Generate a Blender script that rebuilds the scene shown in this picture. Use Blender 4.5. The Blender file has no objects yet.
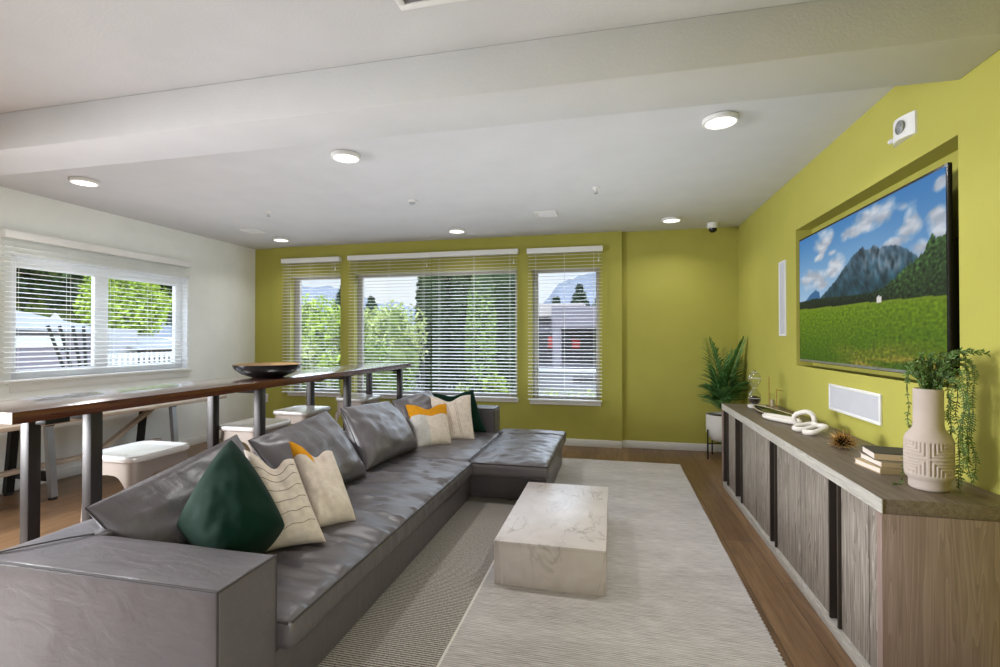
import bpy, bmesh, math, random
from mathutils import Vector, Matrix, noise
C = bpy.context.scene.collection
PI = math.pi
random.seed(7)

# ------------------------------------------------------------------ helpers
def lin(c):
    c = c / 255.0
    return c / 12.92 if c <= 0.04045 else ((c + 0.055) / 1.055) ** 2.4
def rgb(r, g, b): return (lin(r), lin(g), lin(b), 1.0)

class NT:
    def __init__(self, name):
        self.m = bpy.data.materials.new(name); self.m.use_nodes = True
        self.t = self.m.node_tree; self.n = self.t.nodes; self.l = self.t.links
        self.b = self.n['Principled BSDF']; self.out = self.n['Material Output']
    def new(self, kind, **kw):
        x = self.n.new(kind)
        for k, v in kw.items():
            if k in x.inputs.keys(): x.inputs[k].default_value = v
            else: setattr(x, k, v)
        return x
    def link(self, a, b): self.l.new(a, b)
    def coord(self, scale=(1, 1, 1), rot=(0, 0, 0), kind='Object'):
        tc = self.new('ShaderNodeTexCoord'); mp = self.new('ShaderNodeMapping')
        mp.inputs['Scale'].default_value = scale; mp.inputs['Rotation'].default_value = rot
        self.link(tc.outputs[kind], mp.inputs['Vector']); return mp.outputs['Vector']
    def noise(self, vec, scale, detail=3, rough=.55, dist=0):
        x = self.new('ShaderNodeTexNoise'); x.inputs['Scale'].default_value = scale
        x.inputs['Detail'].default_value = detail; x.inputs['Roughness'].default_value = rough
        x.inputs['Distortion'].default_value = dist
        self.link(vec, x.inputs['Vector']); return x.outputs['Fac']
    def ramp(self, fac, stops, interp='LINEAR'):
        r = self.new('ShaderNodeValToRGB'); e = r.color_ramp.elements; r.color_ramp.interpolation = interp
        while len(e) < len(stops): e.new(0.5)
        for i, (p, c) in enumerate(stops): e[i].position = p; e[i].color = c
        self.link(fac, r.inputs['Fac']); return r.outputs['Color']
    def mix(self, fac, a, b, mode='MIX'):
        x = self.new('ShaderNodeMix', data_type='RGBA', blend_type=mode)
        for s, v in ((0, fac), (6, a), (7, b)):
            if isinstance(v, (int, float)): x.inputs[s].default_value = v
            elif isinstance(v, tuple): x.inputs[s].default_value = v
            else: self.link(v, x.inputs[s])
        return x.outputs[2]
    def bump(self, h, strength=.3, dist=.01):
        x = self.new('ShaderNodeBump'); x.inputs['Strength'].default_value = strength
        x.inputs['Distance'].default_value = dist
        self.link(h, x.inputs['Height']); self.link(x.outputs['Normal'], self.b.inputs['Normal'])

def plain(name, col, rough=.5, metal=0., var=.06, scale=8., bump=0., bscale=120., spec=.5, coat=0.):
    t = NT(name); v = t.coord()
    n = t.noise(v, scale, 3)
    lo = tuple(max(0, c * (1 - var)) for c in col[:3]) + (1,); hi = tuple(c * (1 + var) for c in col[:3]) + (1,)
    t.link(t.ramp(n, [(.3, lo), (.7, hi)]), t.b.inputs['Base Color'])
    t.b.inputs['Roughness'].default_value = rough; t.b.inputs['Metallic'].default_value = metal
    t.b.inputs['Specular IOR Level'].default_value = spec; t.b.inputs['Coat Weight'].default_value = coat
    if bump: t.bump(t.noise(v, bscale, 4), bump, .004)
    return t.m

def wood(name, stops, grain=(60, 60, 3), scale=1., rough=.45, bump=.15, ring=0.):
    t = NT(name); v = t.coord(grain)
    n = t.noise(v, scale, 6, .6, .6)
    if ring:
        v2 = t.coord(tuple(g * .22 for g in grain)); n2 = t.noise(v2, scale, 2, .5, 1.2)
        w = t.new('ShaderNodeMath', operation='MULTIPLY'); t.link(n2, w.inputs[0]); w.inputs[1].default_value = 14
        f = t.new('ShaderNodeMath', operation='FRACT'); t.link(w.outputs[0], f.inputs[0])
        n = t.mix(ring, n, f.outputs[0])
    t.link(t.ramp(n, stops), t.b.inputs['Base Color']); t.b.inputs['Roughness'].default_value = rough
    t.bump(n, bump, .002)
    return t.m

def finish(bm, name, mat, parent=None, smooth=True, angle=40, loc=None):
    me = bpy.data.meshes.new(name); bm.normal_update(); bm.to_mesh(me); bm.free()
    o = bpy.data.objects.new(name, me); C.objects.link(o)
    for m in (mat if isinstance(mat, (list, tuple)) else [mat]): me.materials.append(m)
    if smooth:
        for p in me.polygons: p.use_smooth = True
        me.set_sharp_from_angle(angle=math.radians(angle))
    if parent is not None: o.parent = parent
    return o

def thing(name, label, cat, loc=(0, 0, 0), group=None, rz=0):
    o = bpy.data.objects.new(name, None); C.objects.link(o); o.location = loc; o.rotation_euler = (0, 0, rz)
    o.empty_display_size = .1
    o['label'] = label; o['category'] = cat
    if group: o['group'] = group
    return o
def part(bm, name, mat, root, world=False, **k):
    """a part of root; world=True when the bmesh was laid out in room coordinates"""
    if world: bmesh.ops.translate(bm, vec=-Vector(root_origin(root)), verts=bm.verts)
    return finish(bm, name, mat, root, **k)
def root_origin(o):
    p = Vector(o.location)
    while o.parent: o = o.parent; p = p + o.location
    return p
def tag(o, label, cat, group=None):
    o['label'] = label; o['category'] = cat
    if group: o['group'] = group
    return o
def struct(o): o['kind'] = 'structure'; return o
def dup(root, loc, label=None, rz=None):
    r = root.copy(); C.objects.link(r); r.location = loc
    if rz is not None: r.rotation_euler = (0, 0, rz)
    if label: r['label'] = label
    for ch in list(root.children):
        c = ch.copy(); C.objects.link(c); c.parent = r
        for g in list(ch.children):
            d = g.copy(); C.objects.link(d); d.parent = c
    return r

def box(bm, x0, x1, y0, y1, z0, z1, bev=0., seg=2):
    vs = [bm.verts.new((x, y, z)) for x in (x0, x1) for y in (y0, y1) for z in (z0, z1)]
    fs = [(0, 1, 3, 2), (4, 6, 7, 5), (0, 4, 5, 1), (2, 3, 7, 6), (0, 2, 6, 4), (1, 5, 7, 3)]
    faces = [bm.faces.new([vs[i] for i in f]) for f in fs]
    if bev:
        es = list({e for f in faces for e in f.edges})
        bmesh.ops.bevel(bm, geom=es, offset=bev, segments=seg, profile=.5, affect='EDGES')
    return vs
def B(*a, **k):
    bm = bmesh.new(); box(bm, *a, **k); return bm
def hexa(bm, bot, top):
    """8 free corners: bot and top are 4 points each, counter-clockwise"""
    v = [bm.verts.new(p) for p in list(bot) + list(top)]
    for f in ((3, 2, 1, 0), (4, 5, 6, 7), (0, 1, 5, 4), (1, 2, 6, 5), (2, 3, 7, 6), (3, 0, 4, 7)):
        bm.faces.new([v[i] for i in f])
def bar(bm, a, b, w, h=None, up=(0, 0, 1)):
    a, b = Vector(a), Vector(b); h = h or w
    d = (b - a).normalized(); u = Vector(up)
    if abs(d.dot(u)) > .95: u = Vector((0, 1, 0))
    s = d.cross(u).normalized() * w / 2; t = s.cross(d).normalized() * h / 2
    hexa(bm, [a - s - t, a + s - t, a + s + t, a - s + t], [b - s - t, b + s - t, b + s + t, b - s + t])
def tube(bm, pts, r, seg=10, closed=False, caps=True):
    pts = [Vector(p) for p in pts]; n = len(pts)
    rs = r if isinstance(r, (list, tuple)) else [r] * n
    rings = []; prev = None
    for i, p in enumerate(pts):
        if closed: d = pts[(i + 1) % n] - pts[i - 1]
        else: d = pts[min(i + 1, n - 1)] - pts[max(i - 1, 0)]
        d = d.normalized() if d.length > 1e-9 else Vector((0, 0, 1))
        if prev is None:
            u = Vector((0, 0, 1)) if abs(d.z) < .9 else Vector((1, 0, 0))
            s = d.cross(u).normalized()
        else:
            s = (prev - d * prev.dot(d)).normalized()
        prev = s; t = d.cross(s)
        rings.append([bm.verts.new(p + (s * math.cos(2 * PI * k / seg) + t * math.sin(2 * PI * k / seg)) * rs[i]) for k in range(seg)])
    m = n if closed else n - 1
    for i in range(m):
        a, b = rings[i], rings[(i + 1) % n]
        for k in range(seg):
            bm.faces.new([a[k], a[(k + 1) % seg], b[(k + 1) % seg], b[k]])
    if caps and not closed:
        bm.faces.new(rings[0][::-1]); bm.faces.new(rings[-1])
def lathe(bm, prof, seg=40, c=(0, 0, 0), fn=None):
    rings = []
    for (r, z) in prof:
        if r < 1e-6: rings.append([bm.verts.new((c[0], c[1], c[2] + z))])
        else:
            ring = []
            for k in range(seg):
                a = 2 * PI * k / seg; rr = r + (fn(a, r, z) if fn else 0)
                ring.append(bm.verts.new((c[0] + rr * math.cos(a), c[1] + rr * math.sin(a), c[2] + z)))
            rings.append(ring)
    for a, b in zip(rings, rings[1:]):
        for k in range(seg):
            k2 = (k + 1) % seg
            if len(a) == 1 and len(b) == 1: continue
            if len(a) == 1: bm.faces.new([a[0], b[k2], b[k]])
            elif len(b) == 1: bm.faces.new([a[k], a[k2], b[0]])
            else: bm.faces.new([a[k], a[k2], b[k2], b[k]])
def lerp(a, b, t): return a + (b - a) * t
def spread(lo, hi, r, n):
    mid = [lerp(lo + r, hi - r, i / n) for i in range(n + 1)]
    return [lo, lo + .3 * r, lo + .65 * r] + mid + [hi - .65 * r, hi - .3 * r, hi]
def rbox(bm, lo, hi, r, n, crown=0., wr=None):
    """soft rounded box: fine skin, corners rounded to r, top crowned by crown, wr(p) pushes outward"""
    lo, hi = Vector(lo), Vector(hi); cs = [spread(lo[i], hi[i], min(r, (hi[i] - lo[i]) / 2.01), n[i]) for i in range(3)]
    vm = {}
    def vert(i, j, k):
        key = (i, j, k)
        if key in vm: return vm[key]
        p = Vector((cs[0][i], cs[1][j], cs[2][k]))
        q = Vector([min(max(p[a], lo[a] + r), hi[a] - r) if hi[a] - lo[a] > 2 * r else (lo[a] + hi[a]) / 2 for a in range(3)])
        d = p - q; nrm = d.normalized() if d.length > 1e-9 else Vector((0, 0, 0))
        if d.length > 1e-9: p = q + nrm * r
        u = (p.x - lo.x) / (hi.x - lo.x) * 2 - 1; v = (p.y - lo.y) / (hi.y - lo.y) * 2 - 1
        top = max(0, (p.z - lo.z) / (hi.z - lo.z))
        p = p.copy(); p.z += crown * top * max(0, 1 - abs(u) ** 4) * max(0, 1 - abs(v) ** 4)
        if wr: p += nrm * wr(p, nrm)
        vm[key] = bm.verts.new(p); return vm[key]
    N = [len(c) - 1 for c in cs]
    for i in range(N[0]):
        for j in range(N[1]):
            bm.faces.new([vert(i, j, N[2]), vert(i + 1, j, N[2]), vert(i + 1, j + 1, N[2]), vert(i, j + 1, N[2])])
            bm.faces.new([vert(i, j, 0), vert(i, j + 1, 0), vert(i + 1, j + 1, 0), vert(i + 1, j, 0)])
    for i in range(N[0]):
        for k in range(N[2]):
            bm.faces.new([vert(i, 0, k), vert(i + 1, 0, k), vert(i + 1, 0, k + 1), vert(i, 0, k + 1)])
            bm.faces.new([vert(i, N[1], k), vert(i, N[1], k + 1), vert(i + 1, N[1], k + 1), vert(i + 1, N[1], k)])
    for j in range(N[1]):
        for k in range(N[2]):
            bm.faces.new([vert(0, j, k), vert(0, j, k + 1), vert(0, j + 1, k + 1), vert(0, j + 1, k)])
            bm.faces.new([vert(N[0], j, k), vert(N[0], j + 1, k), vert(N[0], j + 1, k + 1), vert(N[0], j, k + 1)])
def prism(bm, pts, d):
    d = Vector(d); a = [bm.verts.new(p) for p in pts]; b = [bm.verts.new(Vector(p) + d) for p in pts]
    bm.faces.new(a[::-1]); bm.faces.new(b)
    for i in range(len(a)):
        j = (i + 1) % len(a); bm.faces.new([a[i], a[j], b[j], b[i]])
    bmesh.ops.recalc_face_normals(bm, faces=bm.faces)

# ------------------------------------------------------------------ materials
M = {}
def wall_mat(name, col):
    t = NT(name); v = t.coord()
    n = t.noise(v, 3, 3); lo = tuple(c * .97 for c in col[:3]) + (1,); hi = tuple(c * 1.03 for c in col[:3]) + (1,)
    t.link(t.ramp(n, [(.3, lo), (.7, hi)]), t.b.inputs['Base Color']); t.b.inputs['Roughness'].default_value = .7
    t.b.inputs['Specular IOR Level'].default_value = .25
    t.bump(t.noise(v, 90, 3), .25, .004); return t.m
M['green'] = wall_mat('green_wall_paint', rgb(178, 173, 84))
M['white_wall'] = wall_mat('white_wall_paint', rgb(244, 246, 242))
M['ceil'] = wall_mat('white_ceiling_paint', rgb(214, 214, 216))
M['trim'] = plain('white_trim_paint', rgb(232, 231, 228), .4, var=.02)
M['blind'] = plain('white_slat_paint', rgb(246, 246, 244), .4, var=.02)
M['vinyl'] = plain('white_vinyl_frame', rgb(248, 248, 250), .35, var=.02)
M['grey_vinyl'] = plain('grey_vinyl_frame', rgb(178, 172, 165), .4, var=.03)
t = NT('window_glass'); g = t.new('ShaderNodeBsdfGlossy'); g.inputs['Roughness'].default_value = .02
tr = t.new('ShaderNodeBsdfTransparent'); mx = t.new('ShaderNodeMixShader'); mx.inputs[0].default_value = .008
nn = t.noise(t.coord(), 2, 1); t.link(t.ramp(nn, [(.3, (.95, .97, .96, 1)), (.7, (.97, .985, .98, 1))]), tr.inputs['Color'])
t.link(tr.outputs[0], mx.inputs[1]); t.link(g.outputs[0], mx.inputs[2]); t.link(mx.outputs[0], t.out.inputs['Surface']); M['pane'] = t.m
t = NT('clear_glass'); g = t.new('ShaderNodeBsdfGlossy'); g.inputs['Roughness'].default_value = .03
tr = t.new('ShaderNodeBsdfTransparent'); mx = t.new('ShaderNodeMixShader')
lw = t.new('ShaderNodeLayerWeight'); lw.inputs['Blend'].default_value = .35
nn = t.noise(t.coord(), 2, 1); t.link(t.ramp(nn, [(.3, (.93, .95, .92, 1)), (.7, (.95, .96, .94, 1))]), tr.inputs['Color'])
t.link(lw.outputs['Facing'], mx.inputs[0]); t.link(tr.outputs[0], mx.inputs[1]); t.link(g.outputs[0], mx.inputs[2]); t.link(mx.outputs[0], t.out.inputs['Surface']); M['glass'] = t.m

# floor planks along Y
t = NT('oak_plank_floor'); v = t.coord((1, 1, 1), (0, 0, PI / 2))
br = t.new('ShaderNodeTexBrick'); br.offset = .37; br.inputs['Scale'].default_value = 1
br.inputs['Brick Width'].default_value = 1.5; br.inputs['Row Height'].default_value = .18; br.inputs['Mortar Size'].default_value = .0018
br.inputs['Color1'].default_value = (.0, .0, .0, 1); br.inputs['Color2'].default_value = (1, 1, 1, 1); br.inputs['Mortar'].default_value = (.3, .3, .3, 1)
t.link(v, br.inputs['Vector'])
gv = t.coord((22, 1.6, 1)); gn = t.noise(gv, 1.6, 5, .6, .8); bl = t.noise(t.coord((3, .5, 1)), 1.3, 2)
c1 = t.ramp(gn, [(.25, rgb(100, 73, 48)), (.5, rgb(132, 100, 68)), (.78, rgb(160, 127, 92))])
c2 = t.mix(.28, c1, br.outputs['Color'], 'SOFT_LIGHT'); c3 = t.mix(bl, c2, t.mix(.5, c2, rgb(70, 52, 38)))
c4 = t.mix(br.outputs['Fac'], c3, rgb(52, 37, 26)); t.link(c4, t.b.inputs['Base Color'])
t.b.inputs['Roughness'].default_value = .38; t.bump(gn, .06, .002); M['floor'] = t.m

# leather
def leather(name, col):
    t = NT(name); v = t.coord(); n = t.noise(v, 1.6, 3)
    lo = tuple(c * .93 for c in col[:3]) + (1,); hi = tuple(c * 1.07 for c in col[:3]) + (1,)
    t.link(t.ramp(n, [(.3, lo), (.7, hi)]), t.b.inputs['Base Color'])
    t.b.inputs['Roughness'].default_value = .36; t.b.inputs['Specular IOR Level'].default_value = .75
    f = t.noise(t.coord((7, 22, 12)), 1., 3, .5, .7); g_ = t.noise(v, 420, 2)
    t.bump(t.mix(.12, f, g_), .35, .012); return t.m
M['leather'] = leather('grey_leather', rgb(92, 87, 90))
M['leather_seam'] = plain('grey_leather_seam', rgb(74, 70, 70), .75, spec=.15)
# fabrics
def fabric(name, col, sc=420, var=.1, rough=.9, sheen=0., stripes=None):
    t = NT(name); v = t.coord(); w1 = t.new('ShaderNodeTexWave'); w1.bands_direction = 'X'; w1.inputs['Scale'].default_value = sc * .35
    w2 = t.new('ShaderNodeTexWave'); w2.bands_direction = 'Z'; w2.inputs['Scale'].default_value = sc * .35
    t.link(v, w1.inputs['Vector']); t.link(v, w2.inputs['Vector'])
    h = t.mix(.5, w1.outputs['Color'], w2.outputs['Color'])
    n = t.noise(v, 30, 4); lo = tuple(c * (1 - var) for c in col[:3]) + (1,); hi = tuple(min(1, c * (1 + var)) for c in col[:3]) + (1,)
    c = t.ramp(n, [(.3, lo), (.7, hi)])
    t.link(c, t.b.inputs['Base Color']); t.b.inputs['Roughness'].default_value = rough
    t.b.inputs['Sheen Weight'].default_value = sheen; t.b.inputs['Specular IOR Level'].default_value = .15
    t.bump(h, .2, .002); return t.m
M['velvet'] = fabric('dark_green_velvet', rgb(2, 38, 26), var=.08, sheen=.03, rough=.8)
M['cream'] = fabric('cream_linen', rgb(222, 209, 196))
M['cream_line'] = fabric('dark_stitch', rgb(146, 130, 114))
M['mustard'] = fabric('mustard_linen', rgb(214, 148, 30))
M['pale_panel'] = fabric('pale_grey_linen', rgb(200, 196, 190))
# marble
t = NT('white_marble'); v = t.coord((1.7, .8, .5), (.3, .75, .3)); d = t.noise(v, 2.6, 5, .55, 1.0)
vein = t.ramp(d, [(.474, (0, 0, 0, 1)), (.496, (1, 1, 1, 1)), (.5, (1, 1, 1, 1)), (.516, (0, 0, 0, 1))])
m2 = t.noise(t.coord((1, 1, 1), (.2, .9, .1)), 5, 4, .6, .6)
base = t.ramp(m2, [(.3, rgb(206, 195, 191)), (.7, rgb(226, 217, 214))])
mask = t.ramp(t.noise(t.coord(), 4, 2), [(.42, (.08, .08, .08, 1)), (.64, (.7, .7, .7, 1))])
vm = t.mix(1., vein, mask, 'MULTIPLY'); t.link(t.mix(vm, base, rgb(150, 138, 134)), t.b.inputs['Base Color'])
t.b.inputs['Roughness'].default_value = .42; t.b.inputs['Coat Weight'].default_value = .32; t.b.inputs['Coat IOR'].default_value = 1.72; t.b.inputs['Coat Roughness'].default_value = .4; M['marble'] = t.m
# rug
t = NT('woven_rug'); tc = t.new('ShaderNodeTexCoord'); sx = t.new('ShaderNodeSeparateXYZ'); t.link(tc.outputs['Object'], sx.inputs[0])
def stripes(period, dist, dscale):
    mp = t.coord((1, 1, 1)); w = t.new('ShaderNodeTexWave'); w.bands_direction = 'Y'; w.wave_profile = 'SIN'
    w.inputs['Scale'].default_value = 2 * PI / period / 20; w.inputs['Distortion'].default_value = dist
    w.inputs['Detail'].default_value = 2; w.inputs['Detail Scale'].default_value = dscale; t.link(mp, w.inputs['Vector']); return w.outputs['Fac']
fine = stripes(.012, 1.6, 6.); coarse = stripes(.0135, .25, 3.)
streak = t.noise(t.coord((9, 130, 1)), 1., 3, .6); big = t.noise(t.coord((.9, 3.2, 1)), 1.3, 3)
dash = t.noise(t.coord((140, 75, 1)), 1., 2)
ca = t.ramp(fine, [(.2, rgb(136, 128, 127)), (.55, rgb(196, 190, 188)), (.9, rgb(228, 223, 221))])
ca = t.mix(.55, ca, t.ramp(streak, [(.35, rgb(140, 132, 130)), (.62, rgb(230, 225, 223))]))
ca = t.mix(.3, ca, t.ramp(big, [(.35, rgb(176, 170, 168)), (.65, rgb(226, 221, 219))]))
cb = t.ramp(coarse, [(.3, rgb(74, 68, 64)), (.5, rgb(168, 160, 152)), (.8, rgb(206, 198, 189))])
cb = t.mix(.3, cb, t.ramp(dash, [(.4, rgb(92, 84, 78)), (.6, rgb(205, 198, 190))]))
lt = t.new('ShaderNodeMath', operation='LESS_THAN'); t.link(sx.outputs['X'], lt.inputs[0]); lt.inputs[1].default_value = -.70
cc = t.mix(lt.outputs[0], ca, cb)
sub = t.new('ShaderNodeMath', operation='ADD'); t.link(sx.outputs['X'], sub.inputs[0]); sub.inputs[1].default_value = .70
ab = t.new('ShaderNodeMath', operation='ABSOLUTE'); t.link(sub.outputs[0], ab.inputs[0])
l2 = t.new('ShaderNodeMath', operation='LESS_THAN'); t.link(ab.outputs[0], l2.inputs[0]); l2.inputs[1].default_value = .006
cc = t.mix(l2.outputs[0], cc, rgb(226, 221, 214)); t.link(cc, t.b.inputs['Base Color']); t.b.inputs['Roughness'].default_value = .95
t.b.inputs['Specular IOR Level'].default_value = .1; t.bump(t.mix(.5, fine, coarse), .35, .004); M['rug'] = t.m
# woods
M['oak_v'] = wood('grey_oak_upright_grain', [(.25, rgb(78, 70, 62)), (.5, rgb(134, 124, 114)), (.75, rgb(178, 169, 158))], (55, 55, 2.2), 1.4, .55, .25, .3)
M['oak_y'] = wood('grey_oak_lengthwise_grain', [(.25, rgb(150, 145, 138)), (.5, rgb(178, 173, 165)), (.75, rgb(200, 196, 188))], (70, 3, 70), 1.4, .5, .2, .3)
M['oak_top'] = wood('grey_brown_oak_top', [(.25, rgb(84, 72, 61)), (.5, rgb(108, 94, 81)), (.75, rgb(128, 114, 100))], (60, 2.5, 60), 1.3, .45, .15, .25)
M['oak_end'] = wood('brown_oak_end_panel', [(.25, rgb(116, 97, 88)), (.5, rgb(136, 116, 107)), (.75, rgb(153, 133, 124))], (34, 34, 1.6), 1.2, .55, .12, .25)
M['slot'] = plain('dark_slot_finish', rgb(58, 50, 44), .5)
M['bar_top'] = wood('dark_walnut', [(.25, rgb(58, 30, 19)), (.5, rgb(80, 43, 27)), (.75, rgb(100, 58, 37))], (40, 2, 40), 1.4, .17, .06, .2)
M['pale_wood'] = wood('pale_wood', [(.25, rgb(168, 148, 130)), (.5, rgb(190, 172, 154)), (.75, rgb(208, 192, 175))], (40, 2, 40), 1.4, .5, .08, .2)
M['steel'] = plain('dark_steel', rgb(44, 39, 38), .4, .35, var=.12, scale=4)
M['black'] = plain('black_metal', rgb(30, 29, 29), .4, .4)
M['silver'] = plain('brushed_steel', rgb(176, 178, 182), .3, .8)
M['stool'] = plain('grey_powder_coated_steel', rgb(146, 134, 125), .38, .25, var=.05)
M['stool_seat'] = plain('pale_glossy_steel_seat', rgb(202, 198, 195), .22, .2, var=.04)
M['white'] = plain('white_plastic', rgb(232, 231, 228), .4, var=.02)
M['offwhite'] = plain('off_white_plastic', rgb(222, 221, 222), .4, var=.02)
M['lit_reveal'] = plain('lit_reveal_tint', rgb(222, 220, 176), .6, var=.02)  # pale tint stands in for daylight caught under the window heads
M['speaker'] = plain('grey_speaker_cloth', rgb(196, 197, 204), .8, var=.03, bump=.2, bscale=600)
M['grille'] = plain('grey_grille', rgb(120, 119, 124), .6, var=.1, bump=.4, bscale=200)
M['ceramic'] = plain('matt_white_ceramic', rgb(226, 223, 220), .55, var=.03)
M['vase'] = plain('matt_stone_ceramic', rgb(186, 172, 162), .8, var=.05, bump=.15, bscale=200)
M['gloss_black'] = plain('black_lacquer', rgb(24, 22, 22), .25)
M['bowl_wood'] = wood('carved_wood', [(.3, rgb(140, 108, 70)), (.7, rgb(186, 152, 105))], (9, 9, 9), 1, .5)
M['gold'] = plain('brushed_gold', rgb(196, 158, 98), .35, .8)
M['gold_dark'] = plain('dark_bronze', rgb(52, 42, 34), .45, .5)
M['knot'] = plain('white_painted_wood', rgb(228, 222, 214), .5, var=.04)
M['page'] = plain('book_pages', rgb(226, 214, 203), .8, var=.05, scale=60)
M['tan'] = plain('tan_book_cloth', rgb(190, 168, 130), .8, var=.05)
M['grey_cover'] = plain('grey_brown_book_cloth', rgb(150, 138, 122), .8, var=.05)
M['book_dark'] = plain('dark_book_cloth', rgb(62, 56, 52), .7)
M['sand'] = plain('dark_sand', rgb(52, 38, 34), .9, var=.3, scale=90)
M['leafdish'] = plain('green_glass_dish', rgb(64, 84, 22), .12, var=.2, coat=.5)
M['soil'] = plain('potting_soil', rgb(60, 48, 40), .95, var=.3, scale=60)
def leafmat(name, a, b, sc=12, rough=.5, trans=0.):
    t = NT(name); n = t.noise(t.coord(), sc, 3); t.link(t.ramp(n, [(.3, a), (.7, b)]), t.b.inputs['Base Color'])
    t.b.inputs['Roughness'].default_value = rough; t.b.inputs['Specular IOR Level'].default_value = .3; return t.m
M['palm'] = leafmat('palm_leaf', rgb(66, 110, 58), rgb(112, 158, 92))
M['vine'] = leafmat('vine_leaf', rgb(62, 94, 40), rgb(108, 140, 72), 30)
M['stem'] = leafmat('plant_stem', rgb(70, 84, 44), rgb(92, 104, 60))
t = NT('lamp_lens'); t.b.inputs['Base Color'].default_value = (1, 1, 1, 1); nn = t.noise(t.coord(), 3, 1)
t.link(t.ramp(nn, [(.3, (1, .93, .84, 1)), (.7, (1, .96, .9, 1))]), t.b.inputs['Emission Color']); t.b.inputs['Emission Strength'].default_value = 2.2; M['lens'] = t.m

M['bar_face'] = M['bar_top'].copy(); M['bar_face'].name = 'lacquered_walnut'; b_ = M['bar_face'].node_tree.nodes['Principled BSDF']; b_.inputs['Coat Weight'].default_value = 1; b_.inputs['Coat IOR'].default_value = 5.; b_.inputs['Coat Roughness'].default_value = .2
# ------------------------------------------------------------------ room shell
CE = 2.667; XL, XR, YB, YR = -5.17, 1.44, 6.21, -3.2
YS = 6.26
struct(finish(B(XL - .15, XR + .25, YR - .15, YS + .15, -.12, 0), 'floor', M['floor']))
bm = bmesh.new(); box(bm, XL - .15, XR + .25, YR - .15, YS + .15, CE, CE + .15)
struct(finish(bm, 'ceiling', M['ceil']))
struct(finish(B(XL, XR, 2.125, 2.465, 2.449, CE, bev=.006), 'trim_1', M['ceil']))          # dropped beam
# right wall with the recess for the television
RY0, RY1, RZ0, RZ1, RD = 2.475, 4.385, 1.131, 2.221, .115
bm = bmesh.new()
box(bm, XR, XR + .2, YR, RY0, 0, CE); box(bm, XR, XR + .2, RY1, YS, 0, CE)
box(bm, XR, XR + .2, RY0, RY1, 0, RZ0); box(bm, XR, XR + .2, RY0, RY1, RZ1, CE); box(bm, XR + RD, XR + .2, RY0, RY1, RZ0, RZ1)
struct(finish(bm, 'wall_right', M['green'], smooth=False))
# back wall: window section stands 5 cm proud of the two ends
W = [(-4.54, -3.735, .575, 2.25), (-3.525, -1.205, .575, 2.255), (-1.015, -.165, .56, 2.24)]
bm = bmesh.new()
box(bm, XL - .15, -4.70, YS, YS + .12, 0, CE); box(bm, .108, XR + .2, YS, YS + .12, 0, CE)
xs = [-4.70] + [x for w in W for x in w[:2]] + [.108]
for i in range(0, 8, 2): box(bm, xs[i], xs[i + 1], YB, YS + .12, 0, CE)
for (a, b, z0, z1) in W:
    box(bm, a, b, YB, YS + .12, 0, z0); box(bm, a, b, YB, YS + .12, z1, CE)
struct(finish(bm, 'wall_back', M['green'], smooth=False))
struct(finish(B(-.045, .108, YB - .012, YB, .0, CE), 'trim_2', M['green'], smooth=False))
struct(finish(B(-4.87, -4.70, YB + .02, YS, 0, CE), 'trim_3', M['green'], smooth=False))
# left wall with the wide window
LY0, LY1, LZ0, LZ1 = 3.23, 5.085, .96, 2.10
bm = bmesh.new()
box(bm, XL - .15, XL, YR, LY0, 0, CE); box(bm, XL - .15, XL, LY1, YS, 0, CE)
box(bm, XL - .15, XL, LY0, LY1, 0, LZ0); box(bm, XL - .15, XL, LY0, LY1, LZ1, CE)
struct(finish(bm, 'wall_left', M['white_wall'], smooth=False))
# wall behind the camera
bm = bmesh.new(); box(bm, XL - .15, XR + .2, YR - .15, YR, 0, CE)
struct(finish(bm, 'wall_rear', M['white_wall'], smooth=False))
def skirting(name, *a): struct(finish(B(*a, bev=.004), name, M['trim']))
skirting('baseboard_back', -4.70, .108, YB - .014, YB, 0, .09)
skirting('baseboard_back.001', .108, XR, YS - .014, YS, 0, .09)
skirting('baseboard_left', XL, XL + .014, YR, YS, 0, .09)
skirting('baseboard_right', XR - .014, XR, YR, YS, 0, .09)

# ------------------------------------------------------------------ windows and blinds
def window(n, ax, a, b, z0, z1, depth, fw, mat, mull=None, mw=.07, fr=None):
    """ax='y': in the back wall (a,b along x); ax='x': in the left wall (a,b along y)"""
    def bx(bm, p0, p1, d0, d1, z0, z1, bev=.003):
        if ax == 'y': box(bm, p0, p1, YB + d0, YB + d1, z0, z1, bev)
        else: box(bm, XL - d1, XL - d0, p0, p1, z0, z1, bev)
    bm = bmesh.new(); d0, d1 = depth, depth + .05; fr = fr or fw
    bx(bm, a, a + fw, d0, d1, z0, z1); bx(bm, b - fr, b, d0, d1, z0, z1)
    bx(bm, a + fw, b - fr, d0, d1, z0, z0 + fr); bx(bm, a + fw, b - fr, d0, d1, z1 - fr, z1)
    if mull: bx(bm, mull - mw, mull + mw, d0, d1, z0 + fw, z1 - fw)
    w = struct(finish(bm, 'window_%d' % n, mat))
    bm = bmesh.new(); bx(bm, a + fw, b - fr, d0 + .02, d0 + .026, z0 + fr, z1 - fr, 0)
    finish(bm, 'window_pane', M['pane'], w, smooth=False)
    return w
for i, fw_ in enumerate((.085, .075, .07)):
    wn = window(i + 1, 'y', *W[i], .10, fw_, M['grey_vinyl'], fr=.045)
    a, b, z0, z1 = W[i]
    finish(B(a, b, YB + .002, YB + .10, z1 - .006, z1 - .0005), 'lit_head_reveal', M['lit_reveal'], wn)  # thin added board coloured like the daylit underside of the opening
w4 = window(4, 'x', LY0, LY1, LZ0, LZ1, .085, .10, M['vinyl'], 4.09, .07)
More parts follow.
